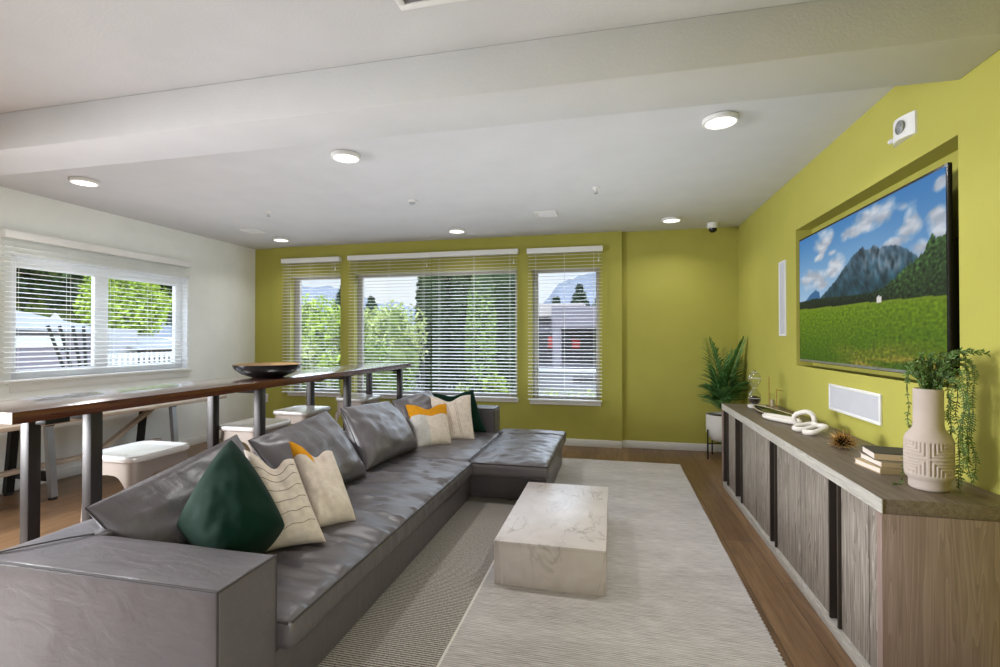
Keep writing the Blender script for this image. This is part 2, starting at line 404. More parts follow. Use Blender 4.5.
bm = bmesh.new(); box(bm, XL - .085, XL - .001, LY0, LY0 + .012, LZ0, LZ1); box(bm, XL - .085, XL - .001, LY1 - .012, LY1, LZ0, LZ1)
box(bm, XL - .085, XL - .001, LY0, LY1, LZ1 - .012, LZ1); finish(bm, 'window_jamb', M['vinyl'], w4)
# sills
for i, (a, b, z0, z1) in enumerate(W):
    struct(finish(B(a - .02, b + .02, YB - .03, YB + .10, z0 - .05, z0, bev=.004), 'trim_%d' % (4 + i), M['trim']))
bm = bmesh.new(); box(bm, XL - .085, XL + .03, LY0 - .02, LY1 + .04, LZ0 - .025, LZ0, .004); box(bm, XL, XL + .014, LY0, LY1 + .0, LZ0 - .09, LZ0 - .025, .003)
struct(finish(bm, 'trim_7', M['trim']))

def blind(label, ax, a, b, ztop, zbot, off, tilt, pitch=.044, wand=True, valance=True, vh=.066):
    root = thing('window_blind', label, 'blind', ((a + b) / 2, YB - off, zbot) if ax == 'y' else (XL + off, (a + b) / 2, zbot), 'white slatted window blinds')
    def P(p, q, z): return (p, YB - q, z) if ax == 'y' else (XL + q, p, z)
    def bx(bm, p0, p1, q0, q1, z0, z1, bev=0):
        x = [P(p0, q0, z0), P(p1, q1, z1)]
        box(bm, min(x[0][0], x[1][0]), max(x[0][0], x[1][0]), min(x[0][1], x[1][1]), max(x[0][1], x[1][1]), z0, z1, bev)
    sw = .05; mid = off
    bm = bmesh.new(); bx(bm, a, b, .001, .085 if valance else .07, ztop - vh, ztop, .004); part(bm, 'valance', M['blind'], root, True)
    bm = bmesh.new(); z = ztop - vh - .03
    while z > zbot + .05:
        dz = math.sin(tilt) * sw / 2; dq = math.cos(tilt) * sw / 2; th = .0028
        ends = []
        for p in (a + .012, b - .012):
            ends.append([P(p, mid - dq, z + dz), P(p, mid - dq, z + dz + th), P(p, mid, z + th + .0025), P(p, mid + dq, z - dz + th), P(p, mid + dq, z - dz), P(p, mid, z + .0025)])
        va, vb = [[bm.verts.new(q) for q in e] for e in ends]
        for k in range(6): bm.faces.new([va[k], va[(k + 1) % 6], vb[(k + 1) % 6], vb[k]])
        bm.faces.new(va[::-1]); bm.faces.new(vb); z -= pitch
    bmesh.ops.recalc_face_normals(bm, faces=bm.faces)
    part(bm, 'slats', M['blind'], root, True, angle=20)
    bm = bmesh.new(); bx(bm, a + .012, b - .012, mid - .027, mid + .027, zbot, zbot + .018, .004); part(bm, 'bottom_rail', M['blind'], root, True)
    n = max(2, int((b - a) / .42) + 1)
    for i in range(n):
        p = lerp(a + .11, b - .11, i / (n - 1)); bm = bmesh.new()
        for q in (mid - .026, mid + .026): tube(bm, [P(p, q, zbot), P(p, q, ztop - vh)], .0012, 5)
        part(bm, 'ladder_cord', M['blind'], root, True)
    if wand:
        bm = bmesh.new(); p = b - .05
        tube(bm, [P(p, .09, ztop - vh), P(p, .09, ztop - vh - .09)], .0012, 5); x = P(p, .09, ztop - vh - .13)
        lathe(bm, [(.0, .045), (.004, .042), (.010, .01), (.011, .0), (0, 0)], 10, x); part(bm, 'cord_tassel', M['blind'], root, True)
    return root
blind('white slatted blind over the narrow window nearest the left corner', 'y', -4.635, -3.715, 2.487, .575, .045, math.radians(4))
blind('white slatted blind over the left part of the wide middle window', 'y', -3.585, -2.362, 2.492, .575, .045, math.radians(3))
blind('white slatted blind over the right part of the wide middle window', 'y', -2.36, -1.183, 2.494, .575, .045, math.radians(9))
blind('white slatted blind over the window beside the bare green wall', 'y', -1.066, -.12, 2.488, .565, .045, math.radians(5))
blind('long white slatted blind on the white left wall', 'x', 3.14, 5.06, 2.293, .965, .042, math.radians(9), vh=.07)

# ------------------------------------------------------------------ ceiling fittings
def down_light(x, y, label):
    r = thing('ceiling_light', label, 'ceiling light', (x, y, CE), 'round ceiling lights')
    bm = bmesh.new(); lathe(bm, [(0, 0), (.085, 0), (.102, -.004), (.102, -.026), (.098, -.03), (.086, -.03), (.086, -.022), (0, -.022)][::-1], 40); part(bm, 'rim', M['white'], r)
    bm = bmesh.new(); lathe(bm, [(0, -.029), (.06, -.0285), (.085, -.0265), (.085, -.0225)], 40); part(bm, 'lens', M['lens'], r)
    l = bpy.data.lights.new('lamp', 'AREA'); l.shape = 'DISK'; l.size = .16; l.energy = 9 if y < 4 else 4.5; l.spread = math.radians(135); l.color = (1, .98, .97)
    lo = bpy.data.objects.new('lamp', l); C.objects.link(lo); lo.location = (0, 0, -.034); lo.parent = r
down_light(-4.285, 3.185, 'round lit ceiling light nearest the white left wall, just beyond the beam')
down_light(-1.865, 3.165, 'round lit ceiling light just beyond the beam above the sofa')
down_light(.63, 3.145, 'largest round lit ceiling light, near the green television wall')
down_light(-4.265, 5.64, 'round lit ceiling light by the corner of white and green walls')
down_light(-1.84, 5.65, 'round lit ceiling light in front of the wide middle window')
down_light(.63, 5.66, 'round lit ceiling light beside the dome camera')
def area_lamp(name, loc, sx, sy, energy, col, direction, spread=180):
    l = bpy.data.lights.new(name, 'AREA'); l.shape = 'RECTANGLE'; l.size = sx; l.size_y = sy; l.energy = energy; l.color = col; l.spread = math.radians(spread)
    o = bpy.data.objects.new(name, l); C.objects.link(o); o.location = loc
    o.rotation_euler = Vector(direction).to_track_quat('-Z', 'Y').to_euler(); return o
area_lamp('ceiling_fill_far', (-1.8, 3.6, 1.62), 5.4, 3.2, 33, (.91, .94, 1), (0, 0, 1))  # unseen fill lamp added to brighten the far ceiling
area_lamp('ceiling_fill_near', (-1.9, .1, 1.75), 5.6, 4.4, .6, (.9, .94, 1), (0, 0, 1))  # weak unseen fill added below the near ceiling
area_lamp('rear_fill', (-1.8, -3.05, 1.5), 4.6, 1.9, 7, (.94, .955, 1), (.15, 1, -.4), 120)  # faint added fill in front of the solid rear wall
area_lamp('left_daylight', (-5.0, .95, 1.3), 2.5, 1.4, 250, (.94, .965, 1), (1, .22, -.42), 105)  # area lamp standing in for unseen windows along the left wall
area_lamp('right_fill', (1.3, -1.4, 1.5), 2.2, 1.4, 40, (.94, .965, 1), (-1, .75, -.1), 100)  # fill added behind the camera to lift the left wall
# dome camera
r = thing('dome_camera', 'small white dome camera on the ceiling in the far right corner', 'security camera', (1.116, 6.0, CE))
bm = bmesh.new(); lathe(bm, [(0, 0), (.062, 0), (.062, -.05), (.05, -.062), (0, -.062)][::-1], 28); part(bm, 'body', M['white'], r)
bm = bmesh.new(); lathe(bm, [(.046, -.0625), (.044, -.08), (.034, -.097), (.018, -.107), (0, -.11)][::-1], 28); part(bm, 'lens_dome', M['gloss_black'], r)
def sprinkler(x, y, label):
    r = thing('fire_sprinkler', label, 'sprinkler', (x, y, CE), 'ceiling sprinklers')
    bm = bmesh.new(); lathe(bm, [(0, 0), (.034, 0), (.032, -.008), (.012, -.014), (.01, -.03), (0, -.03)][::-1], 20); part(bm, 'escutcheon', M['white'], r)
    bm = bmesh.new(); lathe(bm, [(0, -.052), (.02, -.053), (.02, -.05), (0, -.049)], 16); tube(bm, [(.012, 0, -.028), (.014, 0, -.04), (.004, 0, -.05)], .0025, 6); tube(bm, [(-.012, 0, -.028), (-.014, 0, -.04), (-.004, 0, -.05)], .0025, 6)
    part(bm, 'deflector', M['silver'], r)
sprinkler(-3.486, 4.41, 'small sprinkler head in the ceiling nearest the white left wall')
sprinkler(-.144, 4.353, 'small white sprinkler head in the ceiling nearest the television wall')
r = thing('smoke_detector', 'small silver and white detector in the middle of the ceiling', 'smoke detector', (-1.869, 4.368, CE))
bm = bmesh.new(); lathe(bm, [(0, 0), (.046, 0), (.044, -.014), (.03, -.02), (0, -.02)][::-1], 24); part(bm, 'base', M['white'], r)
bm = bmesh.new(); lathe(bm, [(.028, -.0205), (.028, -.032), (.014, -.042), (0, -.042)][::-1], 24); part(bm, 'sensor', M['silver'], r)
def vent(x0, x1, y0, y1, label, slat, frame=.02, name='ceiling_vent'):
    r = thing(name, label, 'vent', ((x0 + x1) / 2, (y0 + y1) / 2, CE), 'ceiling vents')
    hx, hy = (x1 - x0) / 2, (y1 - y0) / 2; bm = bmesh.new()
    for a in ((-hx, hx, -hy, -hy + frame), (-hx, hx, hy - frame, hy), (-hx, -hx + frame, -hy + frame, hy - frame), (hx - frame, hx, -hy + frame, hy - frame)): box(bm, a[0], a[1], a[2], a[3], -.012, 0, .002)
    part(bm, 'frame', M['white'], r)
    bm = bmesh.new(); n = max(4, int((2 * hy - 2 * frame) / .022))
    for i in range(n):
        y = lerp(-hy + frame, hy - frame, (i + .5) / n); bar(bm, (-hx + frame, y, -.005), (hx - frame, y, -.005), .012, .003, (0, .5, 1))
    part(bm, 'louvres', slat, r)
    part(B(-hx + frame, hx - frame, -hy + frame, hy - frame, -.003, -.001), 'duct', M['grille'], r)
vent(-4.40, -4.18, 5.02, 5.26, 'square white ceiling vent nearest the white left wall', M['offwhite'])
vent(-.80, -.57, 5.03, 5.25, 'square white ceiling vent between the back window lights', M['offwhite'])
vent(-.82, -.20, 1.30, 1.805, 'grey return air grille in the near ceiling, cut by the top edge', M['grille'], .03, 'return_air_grille')

# ------------------------------------------------------------------ right wall fittings
r = thing('emergency_light', 'white box with a round lamp lens high on the green wall above the television', 'emergency light', (XR, 2.855, 2.402))
bm = bmesh.new(); pts = []
for i in range(13):
    y = lerp(-.095, .095, i / 12); pts.append((-.010 - .030 * math.sin(PI * i / 12), y, -.055))
pts += [(0, .095, -.055), (0, -.095, -.055)]
prism(bm, pts, (0, 0, .11)); part(bm, 'housing', M['white'], r)
bm = bmesh.new(); lathe(bm, [(.034, 0), (.034, .005), (.030, .007), (.028, .003), (.02, .005), (.013, .002), (.008, .005), (0, .006)][::-1], 28)
bmesh.ops.rotate(bm, verts=bm.verts, cent=(0, 0, 0), matrix=Matrix.Rotation(-PI / 2, 3, 'Y')); bmesh.ops.translate(bm, verts=bm.verts, vec=(-.037, -.022, .004)); bmesh.ops.recalc_face_normals(bm, faces=bm.faces)
part(bm, 'lamp_lens', M['silver'], r)
bm = bmesh.new(); tube(bm, [(-.016, .094, -.02), (-.016, .112, -.02)], .012, 12); part(bm, 'knob', M['white'], r)
def wallspeaker(y0, y1, z0, z1, label):
    r = thing('wall_speaker', label, 'speaker', (XR, (y0 + y1) / 2, (z0 + z1) / 2), 'in-wall speakers'); hy, hz = (y1 - y0) / 2, (z1 - z0) / 2; f = .018
    bm = bmesh.new()
    for a in ((-hy, hy, -hz, -hz + f), (-hy, hy, hz - f, hz), (-hy, -hy + f, -hz + f, hz - f), (hy - f, hy, -hz + f, hz - f)): box(bm, -.012, 0, a[0], a[1], a[2], a[3], .003)
    part(bm, 'frame', M['trim'], r); part(B(-.009, 0, -hy + f, hy - f, -hz + f, hz - f), 'speaker_cloth', M['speaker'], r)
wallspeaker(4.605, 4.775, 1.368, 2.02, 'tall narrow white speaker in the green wall left of the television')
wallspeaker(3.095, 3.757, .868, 1.043, 'long low grey speaker in the green wall under the television')
r = thing('wall_outlet', 'white wall outlet low on the green back wall', 'outlet', (-4.975, YS, .475))
part(B(-.035, .035, -.008, 0, -.06, .06, bev=.002), 'cover_plate', M['trim'], r)
for dz in (-.022, .022): part(B(-.016, .016, -.0095, -.008, dz - .014, dz + .014, bev=.001), 'socket', M['offwhite'], r)

# television
TX = 1.425; TY0, TY1, TZ0, TZ1 = 2.515, 4.268, 1.172, 2.118
r = thing('television', 'large black television showing a mountain and meadow in the wall recess', 'television', (XR + .05, (TY0 + TY1) / 2, TZ0))
bm = bmesh.new(); box(bm, TX, TX + .018, TY0, TY1, TZ0, TZ1, .003)
part(bm, 'frame', M['gloss_black'], r, True)
bm = bmesh.new(); box(bm, TX + .018, XR + RD, TY0 + .02, TY1 - .02, TZ0 + .03, TZ0 + .62, .01); part(bm, 'rear_housing', M['gloss_black'], r, True)
part(B(TX - .002, TX, TY0 + .004, TY1 - .004, TZ0 + .003, TZ0 + .018), 'lower_bezel', M['silver'], r, True)
def lut(pts, u):
    if u <= pts[0][0]: return pts[0][1]
    for (a, b), (c, d) in zip(pts, pts[1:]):
        if u <= c: return lerp(b, d, (u - a) / max(1e-6, c - a))
    return pts[-1][1]
MT = [(0, .46), (.08, .49), (.12, .525), (.18, .557), (.215, .53), (.224, .487), (.295, .536), (.373, .595), (.42, .645), (.469, .693), (.52, .735), (.539, .739), (.552, .755), (.576, .758), (.596, .733), (.624, .728), (.64, .745), (.66, .742), (.679, .708), (.70, .722), (.738, .712), (.777, .702), (.829, .66), (.871, .616), (.903, .569), (1, .5)]
FO = [(0, .478), (.148, .487), (.294, .478), (.421, .466), (.533, .458), (.62, .457), (.68, .468), (.72, .488), (.784, .531), (.829, .567), (.87, .593), (.905, .615), (.925, .66), (.945, .70), (.96, .67), (.975, .675), (1, .69)]
FI = [(0, .417), (.4, .405), (.7, .398), (1, .383)]
CL = [(.13, .66, .12, .07), (.20, .60, .16, .05), (.26, .91, .09, .10), (.22, .80, .05, .03), (.38, .71, .07, .06), (.33, .64, .08, .05), (.66, .92, .20, .07), (.54, .89, .14, .05), (.85, .82, .04, .06), (.84, .76, .06, .04), (.755, .715, .10, .035), (.97, .74, .05, .09), (.90, .63, .07, .06), (.33, .80, .04, .02), (.99, .93, .04, .03)]
def fbm(x, y, z, o=4): return noise.fractal(Vector((x, y, z)), 1.0, 2.0, o)
def tvcol(u, v):
    mt = lut(MT, u) + .006 * noise.noise(Vector((u * 60, 0, 3))); fo = lut(FO, u); fi = lut(FI, u)
    if u < .65: fo += .012 * abs(noise.noise(Vector((u * 150, 1, 0))))
    else: fo += .02 * noise.noise(Vector((u * 45, 1, 0))) + .012 * noise.noise(Vector((u * 120, 2, 0)))
    if v < fi:
        d = v / fi; n = fbm(u * 60, v * 70, 1, 4); n2 = fbm(u * 3, v * 12, 5, 3)
        c = Vector((lerp(62, 104, d), lerp(94, 132, d), lerp(6, 18, d))); c *= 1 + .32 * n
        dry = max(0, min(1, (.17 - v) / .12)) * max(0, min(1, (u - .25) / .3)) * max(0, min(1, .55 + 1.2 * n2))
        c = c.lerp(Vector((150, 132, 56)) * (1 + .5 * n), dry * .85)
        if d > .96: c = c.lerp(Vector((120, 140, 40)), .5)
        if .655 < u < .69 and v > fi - .006: c = Vector((225, 222, 215))
        return c
    if .66 < u < .69 and v < fi + .022 + .012 * (1 - abs(u - .675) / .015): return Vector((222, 220, 214))
    if v < fo:
        n = fbm(u * 70, v * 60, 2, 4); k = max(0, min(1, (v - fi) / max(.03, fo - fi)))
        big = max(0, min(1, (u - .6) / .2))
        c = Vector((22, 36, 24)).lerp(Vector((44, 66, 34)), big); c = c * (1 + .9 * n) * (.75 + .5 * k); return c
    if v < mt:
        n = fbm(u * 26 + v * 8, v * 12, 4, 5); rk = noise.noise(Vector((u * 55, v * 16 - u * 10, 0)))
        top = max(0, min(1, (v - .5) / .2)); c = Vector((36, 66, 78)).lerp(Vector((66, 92, 110)), top) * (1 + .6 * n)
        cliff = max(0, min(1, (u - .55) / .06)) * max(0, min(1, (.86 - u) / .08)) * max(0, min(1, (v - .53) / .06)) * max(0, min(1, .35 + 1.6 * rk))
        c = c.lerp(Vector((128, 146, 160)), cliff * .75)
        if u < .222: c = Vector((56, 104, 150))
        return c
    sky = Vector((158, 192, 222)).lerp(Vector((66, 128, 188)), max(0, min(1, (v - .5) / .5)))
    sky = sky.lerp(Vector((52, 112, 178)), max(0, min(1, (u - .6) / .4)) * .4)
    m = 0
    n = fbm(u * 11, v * 11, 9, 5)
    for (cu, cv, ru, rv) in CL:
        e = 1 - ((u - cu) / ru) ** 2 - ((v - cv) / rv) ** 2 + n * 1.0 + .25; m = max(m, min(1, max(0, e * .9)))
    cl = Vector((222, 224, 230)).lerp(Vector((172, 178, 190)), max(0, min(1, .5 - 1.2 * fbm(u * 9, v * 16 + .3, 2, 3))))
    return sky.lerp(cl, m * .92)
NU, NV = 250, 140
bm = bmesh.new(); cl = bm.verts.layers.float_color.new('picture'); g = []
for j in range(NV + 1):
    row = []
    for i in range(NU + 1):
        u, v = i / NU, j / NV
        p = bm.verts.new((TX - .0015, TY1 - .012 - u * (TY1 - TY0 - .024), TZ0 + .018 + v * (TZ1 - TZ0 - .032)))
        c = tvcol(u, v); p[cl] = (lin(max(0, min(255, c[0]))), lin(max(0, min(255, c[1]))), lin(max(0, min(255, c[2]))), 1); row.append(p)
    g.append(row)
for j in range(NV):
    for i in range(NU): bm.faces.new([g[j][i], g[j + 1][i], g[j + 1][i + 1], g[j][i + 1]])
bmesh.ops.recalc_face_normals(bm, faces=bm.faces)
t = NT('television_picture'); at = t.new('ShaderNodeAttribute'); at.attribute_name = 'picture'
t.link(at.outputs['Color'], t.b.inputs['Emission Color']); t.b.inputs['Emission Strength'].default_value = .86
t.b.inputs['Base Color'].default_value = (.01, .01, .01, 1); t.b.inputs['Roughness'].default_value = .5; t.b.inputs['Specular IOR Level'].default_value = .1
part(bm, 'screen', t.m, r, True, smooth=False)

# ------------------------------------------------------------------ rug and coffee table
bm = bmesh.new(); x0, x1, y0, y1 = -1.9, .685, .55, 5.52
edge = []
n = 330
for i in range(n + 1):
    y = lerp(y0, y1, i / n); edge.append((x1 + (.007 if i % 2 else -.003) + .004 * noise.noise(Vector((y * 3, 0, 0))), y, 0))
prism(bm, [(x0, y1, 0), (x0, y0, 0)] + edge, (0, 0, .010)); bmesh.ops.triangulate(bm, faces=[f for f in bm.faces if len(f.verts) > 4])
rug = finish(bm, 'area_rug', M['rug'], angle=30); tag(rug, 'large grey and cream woven rug under the sofa and coffee table', 'rug')

r = thing('coffee_table', 'low white marble block coffee table on the grey rug', 'coffee table', (-.337, 3.17, .010))
bm = bmesh.new(); box(bm, -.30, .30, -.56, .565, .215, .236, .003); part(bm, 'tabletop', M['marble'], r)
bm = bmesh.new(); box(bm, -.298, .298, -.558, .563, 0, .2145, .002); part(bm, 'base', M['marble'], r)

# ------------------------------------------------------------------ sectional sofa
def lw(amp, fx, fy, seed):
    def f(p, nrm):
        k = amp * (.2 + .8 * max(0, nrm.z) ** 2)
        q = Vector((p.x * fx + seed, p.y * fy, p.z * 3))
        a = noise.noise(q) + .5 * noise.noise(q * 2.1 + Vector((3, 1, 0)))
        rdg = 1 - abs(noise.noise(Vector((p.x * fx * .9 + 9, p.y * fy * 1.3, seed))))
        return k * (a + 1.1 * rdg ** 4 - .4)
    return f
sofa = thing('sectional_sofa', 'grey leather sectional sofa with a chaise on the grey rug', 'sofa', (-1.3, 3.3, .010))
SX = -1.160
bm = bmesh.new(); rbox(bm, (-2.05, 1.45, .012), (SX - .012, 4.05, .235), .012, (6, 14, 3)); rbox(bm, (-2.05, 3.99, .012), (-.53, 5.26, .235), .012, (10, 8, 3))
part(bm, 'base', M['leather'], sofa, True)
def seam(parent, pts, r=.0045, name='piping'):
    bm = bmesh.new(); tube(bm, pts, r, 6); part(bm, name, M['leather_seam'], parent, True)
flat = lw(.003, 3, 3, 1)
bm = bmesh.new(); rbox(bm, (-2.15, 1.25, .012), (SX + .004, 1.515, .588), .012, (24, 8, 12), .006, flat); a1 = part(bm, 'arm', M['leather'], sofa, True)
seam(a1, [(-2.14, 1.2525, .5855), (SX - .0, 1.2525, .5855), (SX - .0, 1.2525, .02)]); seam(a1, [(SX + .0015, 1.252, .5855), (SX + .0015, 1.512, .5855), (SX + .0015, 1.512, .25)])
bm = bmesh.new(); rbox(bm, (-2.148, 1.275, .012), (-1.93, 5.30, .590), .014, (7, 60, 10), .008, flat); a2 = part(bm, 'back_frame', M['leather'], sofa, True)
seam(a2, [(-2.14, 1.26, .592), (-2.08, 1.34, .5965), (-2.0, 1.44, .598), (-1.955, 1.50, .594)], .003)
bm = bmesh.new(); rbox(bm, (-2.14, 5.05, .012), (-1.225, 5.315, .602), .02, (20, 7, 10), .008, flat); a3 = part(bm, 'arm', M['leather'], sofa, True)
seam(a3, [(-1.90, 5.052, .597), (-1.23, 5.052, .597), (-1.23, 5.052, .38)]); seam(a3, [(-1.229, 5.052, .597), (-1.229, 5.31, .597)])
def seat(x0, x1, y0, y1, z0, z1, n, crown, w, pipes):
    bm = bmesh.new(); rbox(bm, (x0, y0, z0), (x1, y1, z1), .035, n, crown, w); s = part(bm, 'seat_cushion', M['leather'], sofa, True)
    for p in pipes: seam(s, p)
    return s
def pipe_line(a, b, wob=.004, n=30):
    a, b = Vector(a), Vector(b); return [a.lerp(b, i / n) + Vector((wob * noise.noise(Vector((i * .5, 0, 1))), 0, wob * noise.noise(Vector((i * .4, 5, 1))))) for i in range(n + 1)]
seat(-1.95, -1.105, 1.525, 3.845, .238, .345, (36, 96, 4), .035, lw(.017, 3.2, 11, 2), [pipe_line((-1.1105, 1.54, .3435), (-1.1105, 3.83, .3435), .001, 60), pipe_line((-1.125, 1.533, .338), (-1.9, 1.533, .345), .002, 8), pipe_line((-1.112, 3.838, .338), (-1.9, 3.838, .345), .002, 8)])
seat(-1.95, -1.145, 3.855, 5.045, .238, .345, (30, 44, 4), .03, lw(.011, 6, 6, 3), [pipe_line((-1.151, 3.87, .35), (-1.151, 5.04, .352), .003)])
seat(-1.215 + .075, -.488, 3.80, 5.05, .238, .352, (30, 50, 4), .028, lw(.011, 6, 7, 6), [pipe_line((-.4955, 3.81, .345), (-.4955, 5.29, .345), .0015), pipe_line((-1.12, 3.8075, .345), (-.50, 3.8075, .345), .0015)])
bm = bmesh.new(); rbox(bm, (-1.215, 5.052, .238), (-.488, 5.30, .352), .035, (24, 10, 4), .012, lw(.004, 6, 6, 8)); part(bm, 'seat_cushion', M['leather'], sofa, True)

# ------------------------------------------------------------------ loose cushions and pillows
def pillow_pt(cs, u, v, pinch, chop, chopw):
    uu = .5 + (u - .5) * (1 - pinch * 4 * v * (1 - v)); vv = .5 + (v - .5) * (1 - pinch * 4 * u * (1 - u))
    vv -= chop * math.exp(-((u - .5) / chopw) ** 2) * vv ** 2
    return cs[0].lerp(cs[1], uu).lerp(cs[3].lerp(cs[2], uu), vv)
def pillow_geo(cs, th, n, pinch, chop, chopw, wr, seed, sag, side_ratio, puff=.42):
    cs = [Vector(c) for c in cs]; N = (cs[1] - cs[0]).cross(cs[3] - cs[0]).normalized()
    front = []; back = []
    for j in range(n + 1):
        rf = []; rb = []
        for i in range(n + 1):
            # denser sampling at the rim
            u = .5 - .5 * math.cos(PI * i / n); v = .5 - .5 * math.cos(PI * j / n)
            p = pillow_pt(cs, u, v, pinch, chop, chopw)
            e = 16 * u * (1 - u) * v * (1 - v); h = max(0, e) ** puff * (1 + sag * (.5 - v))
            dent = 1 - (.75 if chop else 0) * math.exp(-((u - .5) / (chopw * .8)) ** 2) * max(0, v - .35) ** 1.2
            q = Vector((u * 3 + seed, v * 3, seed)); edge = min(u, 1 - u, v, 1 - v)
            w = wr * (noise.noise(q * 1.3) + .6 * noise.noise(q * 3.1)) * min(1, edge * 8)
            corner = wr * 1.2 * math.sin(9 * (u + v) + 4 * noise.noise(q)) * max(0, .3 - edge) * min(1, edge * 12)
            rf.append(p + N * (th / 2 * h * dent + w + corner)); rb.append(p - N * (th / 2 * h * side_ratio))
        front.append(rf); back.append(rb)
    return front, back, N
def pillow(name, label, cat, group, cs, th, mat, n=30, pinch=.05, chop=0., chopw=.2, wr=.008, seed=1., sag=.3, side_ratio=1., piping=None, facemats=None, decor=None, puff=.36):
    base = sum((Vector(c) for c in cs[:2]), Vector()) / 2
    r = thing(name, label, cat, base, group)
    front, back, N = pillow_geo(cs, th, n, pinch, chop, chopw, wr, seed, sag, side_ratio, puff)
    def sheet(bm, keep):
        vf = {}
        def gv(layer, i, j):
            k = (0 if (i in (0, n) or j in (0, n)) else layer, i, j)
            if k not in vf: vf[k] = bm.verts.new((front if layer == 0 else back)[j][i])
            return vf[k]
        for j in range(n):
            for i in range(n):
                if not keep(i / n, j / n): continue
                bm.faces.new([gv(0, i, j), gv(0, i + 1, j), gv(0, i + 1, j + 1), gv(0, i, j + 1)])
                bm.faces.new([gv(1, i, j), gv(1, i, j + 1), gv(1, i + 1, j + 1), gv(1, i + 1, j)])
    if facemats:
        for (pname, mm, keep) in facemats:
            bm = bmesh.new(); sheet(bm, keep); part(bm, pname, mm, r, True, angle=80)
    else:
        bm = bmesh.new(); sheet(bm, lambda u, v: True); part(bm, 'cover', mat, r, True, angle=80)
    if piping:
        bm = bmesh.new(); rim = [front[0][i] for i in range(n)] + [front[j][n] for j in range(n)] + [front[n][n - i] for i in range(n)] + [front[n - j][0] for j in range(n)]
        tube(bm, rim, .004, 6, closed=True); part(bm, 'piping', piping, r, True)
    if decor:
        for (pname, mm, lines) in decor:
            bm = bmesh.new()
            for ln in lines: 
                pts = []
                for (u, v) in ln:
                    i = math.acos(1 - 2 * u) / PI * n; j = math.acos(1 - 2 * v) / PI * n; i0, j0 = min(n - 1, int(i)), min(n - 1, int(j))
                    a = front[j0][i0].lerp(front[j0][i0 + 1], i - i0); b = front[j0 + 1][i0].lerp(front[j0 + 1][i0 + 1], i - i0)
                    pts.append(a.lerp(b, j - j0) + N * .0012)
                tube(bm, pts, .0016, 5)
            part(bm, pname, mm, r, True)
    return r
BC = 'loose leather back cushions'
Lm, Ls = M['leather'], M['leather_seam']
pillow('back_cushion', 'grey leather back cushion slumped in the sofa corner behind the dark green velvet pillow', 'cushion', BC,
       [(-1.80, 1.56, .42), (-1.72, 2.28, .40), (-2.03, 2.32, .815), (-2.04, 1.53, .675)], .22, Lm, 34, .03, wr=.022, seed=2.3, sag=.5, piping=Ls)
pillow('back_cushion', 'grey leather back cushion beside the cream pillows, second from the near arm', 'cushion', BC,
       [(-1.74, 2.42, .40), (-1.70, 3.16, .385), (-2.02, 3.17, .825), (-2.03, 2.41, .765)], .24, Lm, 34, .03, wr=.022, seed=5.1, sag=.5, piping=Ls)
pillow('back_cushion', 'grey leather back cushion standing alone in the middle of the sofa', 'cushion', BC,
       [(-1.74, 3.24, .395), (-1.70, 4.07, .375), (-2.00, 4.13, .775), (-2.03, 3.38, .815)], .26, Lm, 34, .03, wr=.022, seed=8.7, sag=.5, piping=Ls)
pillow('back_cushion', 'grey leather back cushion in the far corner behind the mustard topped pillow', 'cushion', BC,
       [(-1.86, 4.30, .39), (-1.52, 4.78, .385), (-1.90, 4.88, .80), (-2.12, 4.46, .73)], .2, Lm, 30, .03, wr=.014, seed=3.4, sag=.5, piping=Ls)
pillow('throw_pillow', 'dark green velvet pillow by the near arm of the sofa', 'pillow', 'throw pillows',
       [(-1.52, 1.70, .385), (-1.42, 1.91, .52), (-1.78, 2.00, .86), (-1.77, 1.69, .57)], .36, M['velvet'], 40, -.07, wr=.010, seed=1.7, sag=.5, puff=.30)
ln = [[(.12 + .002 * k, v0), (.5, v0 + .05), (.9, v0 + .10)] for k, v0 in enumerate((.18, .38, .58, .76))]
def diag(v0): return [(lerp(.08, .94, i / 12), v0 + .12 * i / 12 + .01 * math.sin(i * 1.3)) for i in range(13)]
pillow('throw_pillow', 'cream pillow with thin stitched lines leaning beside the dark green velvet pillow', 'pillow', 'throw pillows',
       [(-1.53, 1.93, .385), (-1.325, 2.085, .385), (-1.585, 2.20, .735), (-1.78, 2.08, .80)], .20, M['cream'], 34, .05, .16, .22, wr=.009, seed=6.2, sag=.4, decor=[('stitched_line', M['cream_line'], [diag(v) for v in (.1, .24, .38, .52, .66, .78)])])
pillow('throw_pillow', 'cream pillow with a small mustard corner, third from the near arm', 'pillow', 'throw pillows',
       [(-1.47, 2.20, .385), (-1.325, 2.36, .385), (-1.585, 2.55, .695), (-1.76, 2.40, .775)], .18, M['cream'], 34, .05, .14, .22, wr=.012, seed=9.9, sag=.4,
       facemats=[('cover', M['cream'], lambda u, v: not (v > .68 and u < .42)), ('corner_patch', M['mustard'], lambda u, v: v > .68 and u < .42)])
pillow('throw_pillow', 'linen pillow with a mustard top band in the far corner of the sofa', 'pillow', 'throw pillows',
       [(-1.70, 4.12, .362), (-1.46, 4.33, .362), (-1.57, 4.50, .715), (-1.96, 4.42, .705)], .16, M['cream'], 36, .05, .12, .22, wr=.008, seed=4.4, sag=.3,
       facemats=[('cover', M['cream'], lambda u, v: v <= .60 and u > .40), ('pale_panel', M['pale_panel'], lambda u, v: v <= .60 and u <= .40), ('top_band', M['mustard'], lambda u, v: v > .60)])
def vert(u): return [(u + .006 * math.sin(i), lerp(.06, .9, i / 12)) for i in range(13)]
